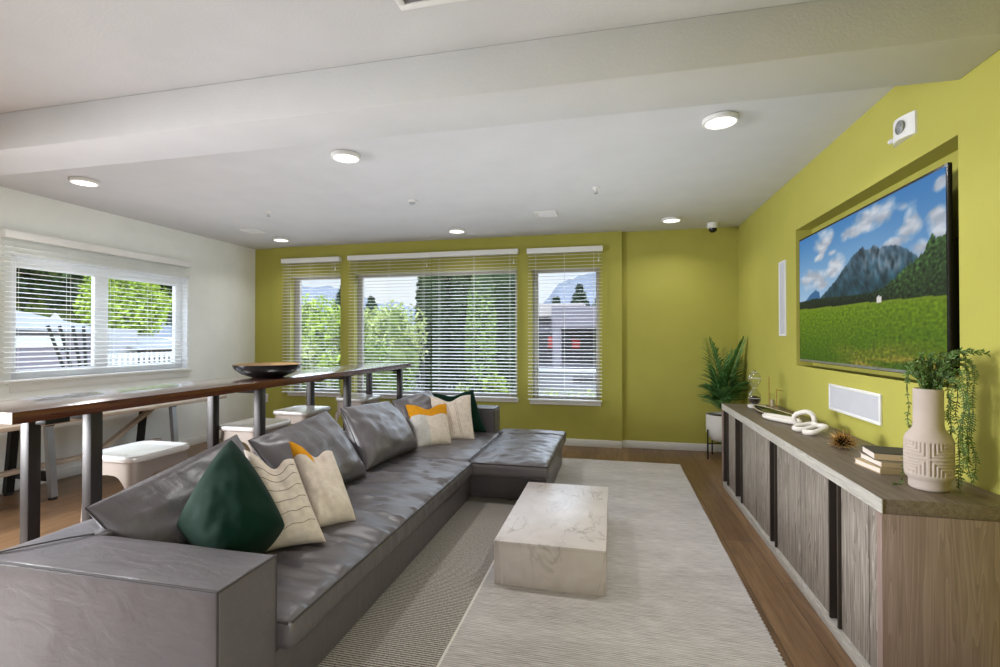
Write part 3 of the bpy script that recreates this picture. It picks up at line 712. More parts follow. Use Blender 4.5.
pillow('throw_pillow', 'cream pillow with two upright stripes beside the mustard topped pillow', 'pillow', 'throw pillows',
       [(-1.60, 4.46, .362), (-1.30, 4.56, .362), (-1.42, 4.82, .77), (-1.90, 4.76, .755)], .15, M['cream'], 34, .05, .14, .22, wr=.007, seed=7.3, sag=.3, decor=[('stripe', M['cream_line'], [vert(u) for u in (.38, .42, .60, .64)])])
pillow('throw_pillow', 'dark green velvet pillow at the far end behind the striped cream pillow', 'pillow', 'throw pillows',
       [(-1.68, 4.82, .385), (-1.26, 4.86, .385), (-1.44, 4.99, .80), (-1.93, 4.96, .76)], .15, M['velvet'], 30, .05, .10, .22, wr=.006, seed=2.9, sag=.3)

# ------------------------------------------------------------------ bar table, stools, pale table
BZ = 1.044; bx0, bx1, by0, by1 = -2.93, -2.41, 1.52, 5.60
r = thing('bar_table', 'long dark wood bar table with steel legs behind the sofa', 'table', (-2.65, 3.5, 0))
bm = bmesh.new(); box(bm, bx0, bx1, by0, by1, BZ - .052, BZ, .004); 
for f in bm.faces: f.material_index = 1 if f.calc_center_median().z > BZ - .001 else 0
part(bm, 'tabletop', [M['bar_top'], M['bar_face']], r, True)
bm = bmesh.new(); box(bm, bx0 + .003, bx1 - .003, by0 - .002, by0 + .004, BZ - .05, BZ - .002); part(bm, 'end_grain', M['pale_wood'], r, True)
for y in (1.87, 3.02, 4.20, 5.37):
    for x in (-2.452, -2.845):
        bm = bmesh.new(); box(bm, x - .028, x + .028, y - .028, y + .028, .006, BZ - .053, .004); leg = part(bm, 'leg', M['steel'], r, True)
        part(B(x - .045, x + .045, y - .045, y + .045, 0, .006, bev=.001), 'foot_plate', M['steel'], leg, True)
    part(B(-2.817, -2.48, y - .02, y + .02, BZ - .085, BZ - .053, bev=.002), 'cross_rail', M['steel'], r, True)
part(B(-2.50, -2.44, 1.66, 1.76, BZ - .078, BZ - .053, bev=.002), 'mounting_plate', M['black'], r, True)

r = thing('bowl', 'shallow black bowl with a pale wood rim on the bar table', 'bowl', (-2.64, 3.34, BZ))
prof = [(0, .012), (.09, .014), (.17, .045), (.225, .085), (.244, .104), (.25, .102), (.236, .07), (.185, .028), (.11, .002), (0, .0)]
bm = bmesh.new(); lathe(bm, prof[4:][::-1] , 56); part(bm, 'shell', M['gloss_black'], r)
bm = bmesh.new(); lathe(bm, prof[:5], 56); part(bm, 'inside', M['bowl_wood'], r)

def rrect(h, k, n=10, rad=.07):
    pts = []
    for q, (sx, sy) in enumerate(((1, 1), (-1, 1), (-1, -1), (1, -1))):
        for i in range(n + 1):
            a = q * PI / 2 + PI / 2 * i / n
            pts.append((sx * (h - rad) + rad * math.cos(a), sy * (k - rad) + rad * math.sin(a)))
    return pts
def make_stool(loc, label):
    r = thing('bar_stool', label, 'stool', loc, 'metal bar stools'); H = .71
    bm = bmesh.new(); rings = []
    for (s, z) in ((.0, H - .006), (.55, H - .006), (.86, H - .004), (.93, H), (.985, H - .003), (1.0, H - .012), (1.0, H - .028), (.975, H - .036), (.93, H - .037), (0, H - .037)):
        if s == 0: rings.append([bm.verts.new((0, 0, z))])
        else: rings.append([bm.verts.new((x * s, y * s, z)) for x, y in rrect(.19, .20)])
    for a, b in zip(rings, rings[1:]):
        m = max(len(a), len(b))
        for k in range(m):
            k2 = (k + 1) % m
            if len(a) == 1: bm.faces.new([a[0], b[k], b[k2]])
            elif len(b) == 1: bm.faces.new([a[k], b[0], a[k2]])
            else: bm.faces.new([a[k], b[k], b[k2], a[k2]])
    bmesh.ops.recalc_face_normals(bm, faces=bm.faces)
    part(bm, 'seat', M['stool_seat'], r, angle=60)
    # pressed skirt whose lower edge arches up between the legs
    bm = bmesh.new(); nseg = 18; P = []
    top = []; low = []
    def side_pts(h, k, rad):
        out = []
        for (ax, sgn) in (('x', 1), ('y', 1), ('x', -1), ('y', -1)):
            for i in range(nseg):
                s = -1 + 2 * i / nseg
                if ax == 'x': out.append((sgn * h, s * k * sgn, s))
                else: out.append((-s * h * sgn, sgn * k, s))
        return out
    def fillet(x, y, h, k, rad):
        cx, cy = max(-h + rad, min(h - rad, x)), max(-k + rad, min(k - rad, y)); d = Vector((x - cx, y - cy))
        if d.length > rad: d = d.normalized() * rad
        return cx + d.x, cy + d.y
    rows = []
    for j in range(7):
        f = j / 6; row = []
        for (x, y, s) in side_pts(.172, .182, .05):
            arch = .075 + .13 * min(1, abs(s) / .80) ** 3.4; z = lerp(H - .034, H - .034 - arch, f); gr = 1 + (H - z) * .22
            xx, yy = fillet(x * gr, y * gr, .172 * gr, .182 * gr, .055); row.append(bm.verts.new((xx, yy, z)))
        rows.append(row)
    for a, b in zip(rows, rows[1:]):
        for k in range(len(a)): bm.faces.new([a[k], b[k], b[(k + 1) % len(a)], a[(k + 1) % len(a)]])
    bmesh.ops.recalc_face_normals(bm, faces=bm.faces); part(bm, 'skirt', M['stool'], r, angle=60)
    # rolled bead along each arch
    for q in range(4):
        bm = bmesh.new(); pts = [rows[-1 if False else 6]] if False else None
    low = [Vector((x, y, 0)) for x, y in ((.172, .182), (-.172, .182), (-.172, -.182), (.172, -.182))]
    for (sx, sy) in ((1, 1), (-1, 1), (-1, -1), (1, -1)):
        bm = bmesh.new(); prs = []
        for z in (H - .16, H - .3, .35, .2, .0):
            gr = 1 + (H - z) * .22; w = lerp(.018, .042, z / H); cx, cy = sx * .172 * gr, sy * .182 * gr
            prs.append([Vector((cx - sx * w, cy, z)), Vector((cx - sx * .012, cy, z)), Vector((cx, cy - sy * .012, z)), Vector((cx, cy - sy * w, z)), Vector((cx - sx * .004, cy - sy * w, z)), Vector((cx - sx * .014, cy - sy * .014, z)), Vector((cx - sx * w, cy - sy * .004, z))])
        vr = [[bm.verts.new(p) for p in q] for q in prs]
        for a, b in zip(vr, vr[1:]):
            for k in range(7): bm.faces.new([a[k], a[(k + 1) % 7], b[(k + 1) % 7], b[k]])
        bm.faces.new(vr[0]); bm.faces.new(vr[-1][::-1]); bmesh.ops.recalc_face_normals(bm, faces=bm.faces)
        leg = part(bm, 'leg', M['stool'], r)
        bm = bmesh.new(); gr = 1 + H * .22; box(bm, sx * .172 * gr - .014 - sx * .008, sx * .172 * gr + .014 - sx * .008, sy * .182 * gr - .014 - sy * .008, sy * .182 * gr + .014 - sy * .008, .0, .02, .003); part(bm, 'rubber_foot', M['black'], leg)
    bm = bmesh.new(); z = .24; gr = 1 + (H - z) * .22; a = .172 * gr - .012; b = .182 * gr - .012
    for p, q in (((a, b, z), (-a, -b, z)), ((-a, b, z), (a, -b, z))): bar(bm, p, q, .018, .008)
    part(bm, 'cross_brace', M['stool'], r)
    return r
st = make_stool((-2.69, 2.32, 0), 'metal bar stool at the near end of the bar table')
dup(st, (-2.655, 3.23, 0), 'metal bar stool beside the black bowl, second along the bar table')
dup(st, (-2.76, 3.96, 0), 'metal bar stool behind the grey cushions, third along the bar table')
dup(st, (-2.73, 4.92, 0), 'metal bar stool at the far end of the bar table by the back windows')

# pale wood table with A-frame legs against the left wall
r = thing('work_table', 'pale wood table on black and grey A-frame legs under the left window', 'table', (-4.8, 3.75, 0))
part(B(-5.10, -4.50, 2.35, 4.98, .635, .668, bev=.003), 'tabletop', M['pale_wood'], r, True)
for y in (3.17, 4.36):
    part(B(-5.03, -4.60, y - .03, y + .03, .612, .634, bev=.002), 'top_bracket', M['black'], r, True)
    bm = bmesh.new(); bar(bm, (-5.01, y, .612), (-5.075, y, .02), .06, .045, (1, 0, 0)); lg = part(bm, 'leg', M['black'], r, True)
    bm = bmesh.new(); lathe(bm, [(0, 0), (.032, 0), (.03, .018), (0, .018)], 14, (-5.075, y, 0)); part(bm, 'foot', M['black'], lg, True)
    bm = bmesh.new(); bar(bm, (-4.63, y, .612), (-4.575, y, .02), .05, .045, (1, 0, 0)); lg = part(bm, 'leg', M['silver'], r, True)
    bm = bmesh.new(); lathe(bm, [(0, 0), (.032, 0), (.03, .018), (0, .018)], 14, (-4.575, y, 0)); part(bm, 'foot', M['black'], lg, True)
    part(B(-5.035, -4.615, y - .015, y + .015, .15, .23, bev=.003), 'cross_brace', M['black'], r, True)
bm = bmesh.new(); box(bm, -4.86, -4.78, 2.5, 4.37, .231, .262, .002); part(bm, 'stretcher', M['pale_wood'], r, True)
bm = bmesh.new(); bar(bm, (-4.82, 4.33, .62), (-4.82, 3.72, .262), .06, .03); part(bm, 'diagonal_brace', M['pale_wood'], r, True)

# ------------------------------------------------------------------ sideboard
CX0, CX1, CY0, CY1, CH = .972, 1.432, 2.10, 4.855, .752
sb = thing('sideboard', 'long grey oak sideboard along the green television wall', 'sideboard', (1.2, 3.48, 0))
bm = bmesh.new(); box(bm, CX0 + .004, CX1, CY0 + .004, CY1, CH - .055, CH, .002); part(bm, 'top', M['oak_top'], sb, True)
part(B(CX0, CX0 + .004, CY0, CY1, CH - .054, CH - .001), 'front_edge', M['oak_y'], sb, True)
part(B(CX0, CX1, CY0, CY0 + .038, .0, CH - .0555, bev=.001), 'side_panel', M['oak_end'], sb, True)
part(B(CX0, CX1, CY1 - .038, CY1, .0, CH - .0555, bev=.001), 'side_panel', M['oak_end'], sb, True)
part(B(CX0, CX1, CY0 + .0385, CY1 - .0385, 0, .048, bev=.001), 'bottom_rail', M['oak_y'], sb, True)
part(B(CX1 - .02, CX1, CY0 + .0385, CY1 - .0385, .0485, CH - .0555), 'back_panel', M['oak_end'], sb, True)
zf0, zf1 = .05, CH - .057
slots = [(CY0 + .0385, None), (2.486, 2.590), (3.364, 3.472), (4.198, 4.385), (4.673, CY1 - .0385)]
runs = [(CY0 + .040, 2.484), (2.592, 3.362), (3.474, 4.196), (4.387, 4.671)]
seams = [2.241, 2.969, 3.814, None]
for (a, b), s in zip(runs, seams):
    if s: part(B(CX0 + .0203, CX0 + .035, s - .0026, s + .0026, zf0 + .002, zf1 - .002), 'door_seam', M['slot'], sb, True)
    for (p, q) in ([(a, s - .0028), (s + .0028, b)] if s else [(a, b)]):
        part(B(CX0 + .020, CX0 + .042, p, q, zf0, zf1, bev=.0015), 'door', M['oak_v'], sb, True)
for (a, b) in slots[1:]:
    bm = bmesh.new(); a += .001; b -= .001
    box(bm, CX0 + .062, CX0 + .068, a, b, zf0, zf1); box(bm, CX0 + .008, CX0 + .062, a, a + .012, zf0, zf1); box(bm, CX0 + .008, CX0 + .062, b - .012, b, zf0, zf1)
    part(bm, 'finger_pull', M['slot'], sb, True)

# ------------------------------------------------------------------ things on the sideboard
# vase with pressed nested-corner pattern facing the room
VC = Vector((1.225, 2.292, CH)); face = math.atan2(-VC.y, -VC.x)
def groove(a, r_, z):
    if not (.062 < z < .192): return 0
    d = (a - face + PI) % (2 * PI) - PI; per = PI / 2 * 1.02
    d = (d + per / 2) % per - per / 2
    u = abs(d * .0725); w = abs(z - .128); m = min(u, w) + .0035
    fade = min(1, (z - .062) / .006, (.192 - z) / .006)
    return -.0046 * fade * max(0, min(1, .5 + 1.6 * math.cos(2 * PI * m / .0118)))
prof = [(0, 0), (.052, 0), (.0585, .004), (.060, .012), (.060, .034), (.064, .042), (.070, .050), (.0725, .060)]
prof += [(.0725 + .001 * math.sin(PI * i / 62), lerp(.061, .193, i / 62)) for i in range(63)]
prof += [(.072, .197), (.069, .207), (.060, .222), (.050, .234), (.0465, .245), (.045, .258), (.0445, .32), (.0445, .388), (.0435, .396), (.040, .397), (.038, .392), (.038, .30), (0, .29)]
vs = thing('vase', 'tall pale stone vase with pressed line pattern at the near end of the sideboard', 'vase', VC)
prof = [(q * 1.07, z_) for q, z_ in prof]
bm = bmesh.new(); lathe(bm, prof, 260, fn=groove); part(bm, 'body', M['vase'], vs, angle=80)
bm = bmesh.new(); lathe(bm, [(0, .37), (.0385, .37)], 24); part(bm, 'inside', M['soil'], vs)
# trailing plant
pl = thing('trailing_plant', 'trailing green plant with tiny leaves spilling from the stone vase', 'plant', VC + Vector((0, 0, .371)))
stems = bmesh.new(); leaves = bmesh.new()
def leaf(bm, p, d, n, L, w):
    s = d.cross(n).normalized() * w / 2; n = s.cross(d).normalized()
    a = [bm.verts.new(p), bm.verts.new(p + d * L * .45 + s + n * L * .06), bm.verts.new(p + d * L), bm.verts.new(p + d * L * .45 - s + n * L * .06)]
    bm.faces.new(a)
rnd = random.Random(11)
def vine(pts, lw_, nleaf, L=.016):
    P = [Vector(p) for p in pts]; dense = []
    for k in range(len(P) - 1):
        p0 = P[max(k - 1, 0)]; p1 = P[k]; p2 = P[k + 1]; p3 = P[min(k + 2, len(P) - 1)]
        for i in range(8):
            s = i / 8; dense.append(.5 * ((2 * p1) + (p2 - p0) * s + (2 * p0 - 5 * p1 + 4 * p2 - p3) * s * s + (3 * p1 - p0 - 3 * p2 + p3) * s ** 3))
    dense.append(P[-1]); tube(stems, dense, .0014, 5)
    for k in range(nleaf):
        f = (k + .5) / nleaf * (len(dense) - 1); i = min(int(f), len(dense) - 2); p = dense[i].lerp(dense[i + 1], f - i); tdir = (dense[i + 1] - dense[i]).normalized()
        ax = tdir.cross(Vector((rnd.uniform(-1, 1), rnd.uniform(-1, 1), rnd.uniform(-1, 1)))).normalized()
        for sg in (-1, 1):
            d = (tdir * .75 + ax * sg * .75 + Vector((0, 0, .1))).normalized()
            leaf(leaves, p, d, tdir.cross(d), L * rnd.uniform(.75, 1.25), L * .36)
rt = Vector((math.cos(face + PI / 2), math.sin(face + PI / 2), 0)); rt = -rt if rt.x < 0 else rt      # towards the wall / right in view
fw = Vector((math.cos(face), math.sin(face), 0))
def V(a, b, z): return rt * a + fw * b + Vector((0, 0, z))
for k in range(44):
    a = rnd.uniform(0, 2 * PI); rr = rnd.uniform(.010, .030); tip = rnd.uniform(.035, .085); hz = rnd.uniform(.10, .20)
    p0 = V(math.cos(a) * rr * .6, math.sin(a) * rr * .6, 0); p1 = V(math.cos(a) * rr, math.sin(a) * rr, .05)
    p2 = V(math.cos(a) * (rr + tip * .45), math.sin(a) * (rr + tip * .45), hz * .8); p3 = V(math.cos(a) * tip, math.sin(a) * tip, hz * rnd.uniform(.6, 1.0))
    pts = [p0, p1, p2, p3]
    if k % 3 == 0 and math.sin(a) < .2: pts.append(V(math.cos(a) * (tip + .015), math.sin(a) * (tip + .015), hz * .6 - rnd.uniform(.05, .10)))
    vine(pts, 1, 16)
def drape(x, top, bottom, fwd=0., wob=.008, n=46):
    pts = [V(.02, fwd * .3, .0), V(x * .55, fwd * .8, top * .9), V(x * .9, fwd, top)]
    for i in range(6): pts.append(V(x + rnd.uniform(-wob, wob), fwd + rnd.uniform(-wob, wob), lerp(top - .05, bottom, i / 5)))
    vine(pts, 1, n)
drape(.115, .17, -.31, .00, n=74); drape(.13, .14, -.33, -.02, n=74); drape(.105, .10, -.29, .02, n=66); drape(.12, .12, -.26, -.04, n=60)
drape(.072, .10, -.14, .01, n=40); drape(.06, .09, -.15, -.02, n=40); drape(-.062, .12, -.14, -.03, .004, 40); drape(.088, .05, -.36, -.03, n=52); drape(.095, .06, -.34, .02, n=52)
vine([V(.0, .0, .0), V(.05, .02, .12), V(.09, .02, .175), V(.13, .02, .175), V(.17, .0, .17)], 1, 22, .02)
vine([V(.03, -.04, .0), V(.06, -.075, .12), V(.0, -.095, .0), V(-.07, -.085, -.2), V(-.085, .0, -.362), V(-.11, .03, -.366)], 1, 60, .014)
part(stems, 'stem', M['stem'], pl); part(leaves, 'foliage', M['vine'], pl, smooth=False)

# books
def book(label, y0, y1, x0, x1, z0, z1, cover, spine, rz=0):
    cx, cy = (x0 + x1) / 2, (y0 + y1) / 2; hx, hy = (x1 - x0) / 2, (y1 - y0) / 2; h = z1 - z0
    r = thing('book', label, 'book', (cx, cy, z0), 'stacked books', rz)
    bm = bmesh.new(); c = .0025
    box(bm, -hx, hx, -hy, hy, 0, c); box(bm, -hx, hx, -hy, hy, h - c, h); part(bm, 'cover', cover, r)
    part(B(-hx, hx, -hy, -hy + c, c, h - c), 'spine', spine, r)
    part(B(-hx + .004, hx - .004, -hy + c + .0005, hy - .004, c + .0002, h - c - .0002), 'pages', M['page'], r)
z = CH
book('cream edged book at the bottom of the stack on the sideboard', 2.495, 2.69, 1.135, 1.36, z, z + .024, M['tan'], M['tan'], .10)
book('cream edged book in the middle of the stack on the sideboard', 2.50, 2.69, 1.155, 1.37, z + .0245, z + .050, M['grey_cover'], M['tan'], .02)
book('book with a dark cover and tan spine on top of the stack', 2.515, 2.69, 1.155, 1.36, z + .0505, z + .082, M['book_dark'], M['tan'], -.14)

# spiky ornament
r = thing('spiky_ornament', 'gold and dark spiky ball ornament between the books and the white knot', 'ornament', (1.215, 3.02, CH))
bm = bmesh.new(); bm2 = bmesh.new(); c0 = Vector((0, 0, .030)); rn = random.Random(5); k = 0
NS = 110
for i in range(NS):
    zz = 1 - 2 * (i + .5) / NS; ph = i * 2.39996
    d = Vector((math.sqrt(max(0, 1 - zz * zz)) * math.cos(ph), math.sqrt(max(0, 1 - zz * zz)) * math.sin(ph), zz)); L = .075 * rn.uniform(.85, 1.1)
    if d.z < -.28: L = min(L, .028 / -d.z)
    tip = c0 + d * L; midp = c0 + d * L * .5
    if tip.z < .002: continue
    tube(bm, [c0 + d * .012, midp], [.0050, .0042], 5, caps=False); tube(bm2, [midp, tip], [.0042, .0006], 5, caps=False)
o = part(bm, 'inner_spikes', M['gold_dark'], r); o = part(bm2, 'spike_tips', M['gold'], r)
bm = bmesh.new(); lathe(bm, [(0, .012), (.014, .016), (.02, .03), (.014, .044), (0, .048)], 14); part(bm, 'core', M['gold_dark'], r)

# white chain of wooden links
r = thing('decorative_chain', 'white chain of thick linked rings on the sideboard', 'ornament', (1.2, 3.55, CH))
def link(c, rx, ry, u, v, rad=.0155, n=40):
    c = Vector(c); u = Vector(u).normalized(); v = Vector(v); v = (v - u * u.dot(v)).normalized(); bm = bmesh.new()
    pts = [c + u * rx * math.copysign(abs(math.cos(a)) ** .8, math.cos(a)) + v * ry * math.copysign(abs(math.sin(a)) ** .8, math.sin(a)) for a in [2 * PI * i / n for i in range(n)]]
    tube(bm, pts, rad, 12, closed=True); part(bm, 'link', M['knot'], r, True)
link((1.165, 3.85, CH + .026), .15, .020, (-.47, .88, .0), (.8, .4, .3), .0165)
link((1.225, 3.60, CH + .064), .060, .046, (.72, -.55, .35), (-.25, .1, .95))
link((1.20, 3.50, CH + .032), .070, .034, (.85, .25, .16), (-.3, .9, .1))
link((1.225, 3.42, CH + .030), .072, .042, (.75, .6, .20), (.6, -.75, .12), .0165)
# leaf dish
r = thing('leaf_dish', 'long leaf-shaped green glass dish with a pale gold rim', 'dish', (1.225, 4.20, CH))
bm = bmesh.new(); rim = []; gl = []
Ld = .36; ang = math.radians(8)
def lp(s, w): # s along -1..1, w across -1..1
    half = .085 * (1 - s * s) ** .75; x = half * w; y = Ld * s; zz = .006 + .014 * w * w + .012 * s * s
    return Vector((x * math.cos(ang) - y * math.sin(ang), x * math.sin(ang) + y * math.cos(ang), zz))
for j in range(33):
    s = -1 + 2 * j / 32; s = max(-.998, min(.998, s)); gl.append([bm.verts.new(lp(s, -1 + 2 * i / 8)) for i in range(9)])
for j in range(32):
    for i in range(8): bm.faces.new([gl[j][i], gl[j][i + 1], gl[j + 1][i + 1], gl[j + 1][i]])
bmesh.ops.solidify(bm, geom=bm.faces[:], thickness=.004); part(bm, 'dish', M['leafdish'], r)
bm = bmesh.new(); tube(bm, [lp(-.998 + 1.996 * j / 40, -1) for j in range(41)] + [lp(.998 - 1.996 * j / 40, 1) for j in range(1, 40)], .0035, 7, closed=True); part(bm, 'rim', plain('pale_gold_rim', rgb(222, 204, 170), .4, .3), r)
# hourglass on a white base and a slim glass tube stand
r = thing('hourglass', 'glass hourglass with dark sand on a white base at the far end of the sideboard', 'hourglass', (1.185, 4.60, CH))
bm = bmesh.new(); box(bm, -.05, .085, -.035, .035, 0, .026, .008); part(bm, 'base', M['ceramic'], r)
bm = bmesh.new(); lathe(bm, [(0, .028), (.022, .028), (.042, .045), (.05, .085), (.046, .12), (.022, .155), (.012, .17), (.022, .185), (.046, .22), (.05, .255), (.042, .29), (.022, .308), (.01, .313), (.008, .33), (0, .332)], 28); part(bm, 'bulb', M['glass'], r)
bm = bmesh.new(); lathe(bm, [(0, .031), (.021, .031), (.04, .047), (.0475, .085), (.040, .094), (0, .105)], 24); part(bm, 'sand', M['sand'], r)
bm = bmesh.new()
for zz in (.03, .085, .17, .255, .308):
    rr = {.03: .026, .085: .0515, .17: .0135, .255: .0515, .308: .024}[zz]; tube(bm, [(rr * math.cos(a), rr * math.sin(a), zz) for a in [2 * PI * i / 24 for i in range(24)]], .0018, 6, closed=True)
part(bm, 'rim', M['ceramic'], r)
r = thing('test_tube_stand', 'slim glass tube on a thin brass stand beside the hourglass', 'ornament', (1.31, 4.58, CH))
part(B(-.03, .05, -.03, .03, 0, .012, bev=.003), 'base', M['pale_wood'], r)
bm = bmesh.new(); tube(bm, [(-.018, 0, .012), (-.018, 0, .27)], .004, 8); tube(bm, [(.036, -.01, .012), (.036, -.01, .17)], .004, 8); tube(bm, [(.036, -.01, .165), (.09, -.01, .15)], .003, 8); part(bm, 'rod', M['gold'], r)
bm = bmesh.new(); lathe(bm, [(0, .014), (.016, .014), (.018, .03), (.018, .13), (.019, .132)], 20, (.008, .005, 0)); part(bm, 'tube', M['glass'], r)
bm = bmesh.new(); lathe(bm, [(0, .015), (.015, .015), (.0165, .03), (.0165, .075), (0, .076)], 20, (.008, .005, 0)); part(bm, 'filling', plain('pale_sand', rgb(214, 196, 170), .9), r)

# ------------------------------------------------------------------ palm in a white pot on a stand
PX, PY = 1.20, 5.94
r = thing('plant_pot', 'white rounded pot on a slim black stand in the far right corner', 'plant pot', (PX, PY, 0))
bm = bmesh.new(); lathe(bm, [(0, .185), (.06, .187), (.12, .205), (.155, .245), (.172, .30), (.176, .36), (.176, .49), (.172, .494), (.166, .49), (.166, .45), (0, .45)], 44); part(bm, 'pot', M['ceramic'], r)
bm = bmesh.new(); lathe(bm, [(0, .472), (.165, .468)], 24); part(bm, 'soil', M['soil'], r)
for k in range(4):
    a = math.radians(205 + 90 * k); bm = bmesh.new(); bar(bm, (.19 * math.cos(a), .19 * math.sin(a), 0), (.19 * math.cos(a), .19 * math.sin(a), .33), .014); part(bm, 'stand_leg', M['black'], r)
bm = bmesh.new()
for k in range(2):
    a = math.radians(205 + 90 * k); bar(bm, (.19 * math.cos(a), .19 * math.sin(a), .172), (-.19 * math.cos(a), -.19 * math.sin(a), .172), .012)
part(bm, 'stand_cross', M['black'], r)
pr = thing('potted_palm', 'green feathery palm growing in the white pot', 'plant', (PX, PY, .472))
rn = random.Random(3)
def frond(az, lean, H, droop, nl=16, LL=.31):
    bm = bmesh.new(); d = Vector((math.cos(az), math.sin(az), 0)); pts = []
    for i in range(15):
        s = i / 14; pts.append(d * (lean * s ** 1.5) + Vector((0, 0, H * s - droop * s ** 3)))
    tube(bm, pts, [lerp(.006, .0012, i / 14) for i in range(15)], 6); side = d.cross(Vector((0, 0, 1)))
    stemo = bm; lv = bmesh.new()
    for k in range(nl):
        s = lerp(.16, .99, k / (nl - 1)); f = s * 14; i = min(13, int(f)); p = pts[i].lerp(pts[i + 1], f - i); t_ = (pts[i + 1] - pts[i]).normalized()
        L = LL * (.55 + .75 * math.sin(PI * min(1, s * .8 + .12))) * rn.uniform(.85, 1.1) * (1 - .45 * s)
        for sg in (-1, 1):
            dr = (t_ * (.62 + .5 * s) + side * sg * .95 + d * .15 + Vector((0, 0, .1))).normalized(); w = L * .05
            mid = p + dr * L * .5 + Vector((0, 0, L * .06)); tip = p + dr * L - Vector((0, 0, L * .16)); n_ = dr.cross(Vector((0, 0, 1))).normalized()
            q1 = p + dr * L * .2
            a = [lv.verts.new(p)]; rows = [(q1, w * .8), (mid, w), (p + dr * L * .78 - Vector((0, 0, L * .05)), w * .7)]
            prev = None
            for (c, ww) in rows:
                x, y, y2 = lv.verts.new(c + n_ * ww), lv.verts.new(c - Vector((0, 0, ww * .5))), lv.verts.new(c - n_ * ww)
                if prev is None: lv.faces.new([a[0], x, y]); lv.faces.new([a[0], y, y2])
                else: lv.faces.new([prev[0], x, y, prev[1]]); lv.faces.new([prev[1], y, y2, prev[2]])
                prev = (x, y, y2)
            tp = lv.verts.new(tip); lv.faces.new([prev[0], tp, prev[1]]); lv.faces.new([prev[1], tp, prev[2]])
    for v in list(bm.verts) + list(lv.verts):
        w = pr.location + v.co
        if w.x > XR - .012: v.co.x -= w.x - (XR - .012)
        if w.y > YS - .012: v.co.y -= w.y - (YS - .012)
    st_ = part(stemo, 'frond_stem', M['stem'], pr); part(lv, 'frond', M['palm'], pr, angle=30)
for (az, lean, H, droop) in ((205, .17, .92, .08), (-35, .22, .90, .06), (250, .12, .78, .06), (300, .17, .66, .08), (180, .11, .62, .1), (280, .28, .46, .12), (330, .26, .50, .12), (160, .17, .42, .12), (30, .15, .75, .05), (245, .26, .34, .14)):
    frond(math.radians(az), lean, H, droop)

# ------------------------------------------------------------------ outside
G = -.12
M['lawn'] = plain('gravel_and_grass', rgb(112, 110, 100), .95, var=.35, scale=5)
M['bank'] = plain('pale_gravel', rgb(206, 202, 178), .95, var=.18, scale=9)
M['hill'] = plain('hazy_blue_hillside', rgb(126, 132, 144), 1., var=.16, scale=.05, spec=0)  # distance haze is put into this blue-grey colour
M['dk'] = leafmat('dark_foliage', rgb(32, 46, 26), rgb(66, 84, 46), 3, .8)
M['mid'] = leafmat('mid_green_foliage', rgb(72, 98, 40), rgb(142, 166, 80), 3, .8)
M['lt'] = leafmat('light_green_foliage', rgb(120, 140, 66), rgb(206, 212, 140), 3, .8)
M['yel'] = leafmat('bright_green_foliage', rgb(110, 140, 36), rgb(186, 204, 84), 3, .8)
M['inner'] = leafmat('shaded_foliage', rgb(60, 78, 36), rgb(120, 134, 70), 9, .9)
M['conif'] = leafmat('conifer_foliage', rgb(34, 50, 38), rgb(74, 94, 70), 2, .8)
M['bark'] = plain('bark', rgb(84, 68, 54), .9, var=.25, scale=12)
M['roof'] = plain('grey_roofing', rgb(150, 152, 158), .8, var=.06, scale=3)
M['bldg'] = plain('mauve_grey_stucco', rgb(118, 111, 120), .8, var=.05, scale=2)
M['bldg2'] = plain('pale_stucco', rgb(168, 158, 154), .8, var=.05, scale=2)
M['shop'] = plain('dark_shop_glass', rgb(70, 64, 66), .3, var=.2, scale=2)
M['red'] = plain('red_display', rgb(176, 62, 52), .6, var=.15)
M['asphalt'] = plain('pale_asphalt', rgb(138, 134, 140), .9, var=.06)
M['fence'] = plain('white_fence_paint', rgb(196, 196, 196), .6, var=.04)
M['mulch'] = plain('red_brown_mulch', rgb(98, 62, 56), .95, var=.3, scale=12)

struct(finish(B(-60, 60, YS + .13, 90, G - .2, G), 'ground', M['lawn']))
bm = bmesh.new(); hexa(bm, [(-60, -20, G - .3), (-7.5, -20, G - .3), (-7.5, 50, G - .3), (-60, 50, G - .3)], [(-60, -20, 1.6), (-7.5, -20, .1), (-7.5, 50, .1), (-60, 50, 1.6)])
struct(finish(bm, 'ground_bank', M['bank']))
bm = bmesh.new(); RID = [(-420, 30), (-330, 52), (-262, 50), (-232, 44), (-215, 35), (-190, 33), (-150, 24), (-100, 22), (-62, 24), (-52, 36), (-44, 48), (-30, 52), (-8, 57), (30, 60), (120, 50), (260, 30)]
row = []
for i in range(171):
    x = lerp(-420, 260, i / 170); h = lut(RID, x) + 2.2 * noise.noise(Vector((x * .06, 0, 0))) + 1.2 * noise.noise(Vector((x * .2, 0, 4)))
    row.append([bm.verts.new((x, 350 + 60 * f + 6 * noise.noise(Vector((x * .05, f * 3, 1))), lerp(-3, h, f) + (4 * noise.noise(Vector((x * .04, f * 4, 2))) if 0 < f < 1 else 0))) for f in (0, .2, .4, .6, .8, 1)] + [bm.verts.new((x, 520, -3))])
for a, b in zip(row, row[1:]):
    for k in range(6): bm.faces.new([a[k], b[k], b[k + 1], a[k + 1]])
struct(finish(bm, 'hills', M['hill']))

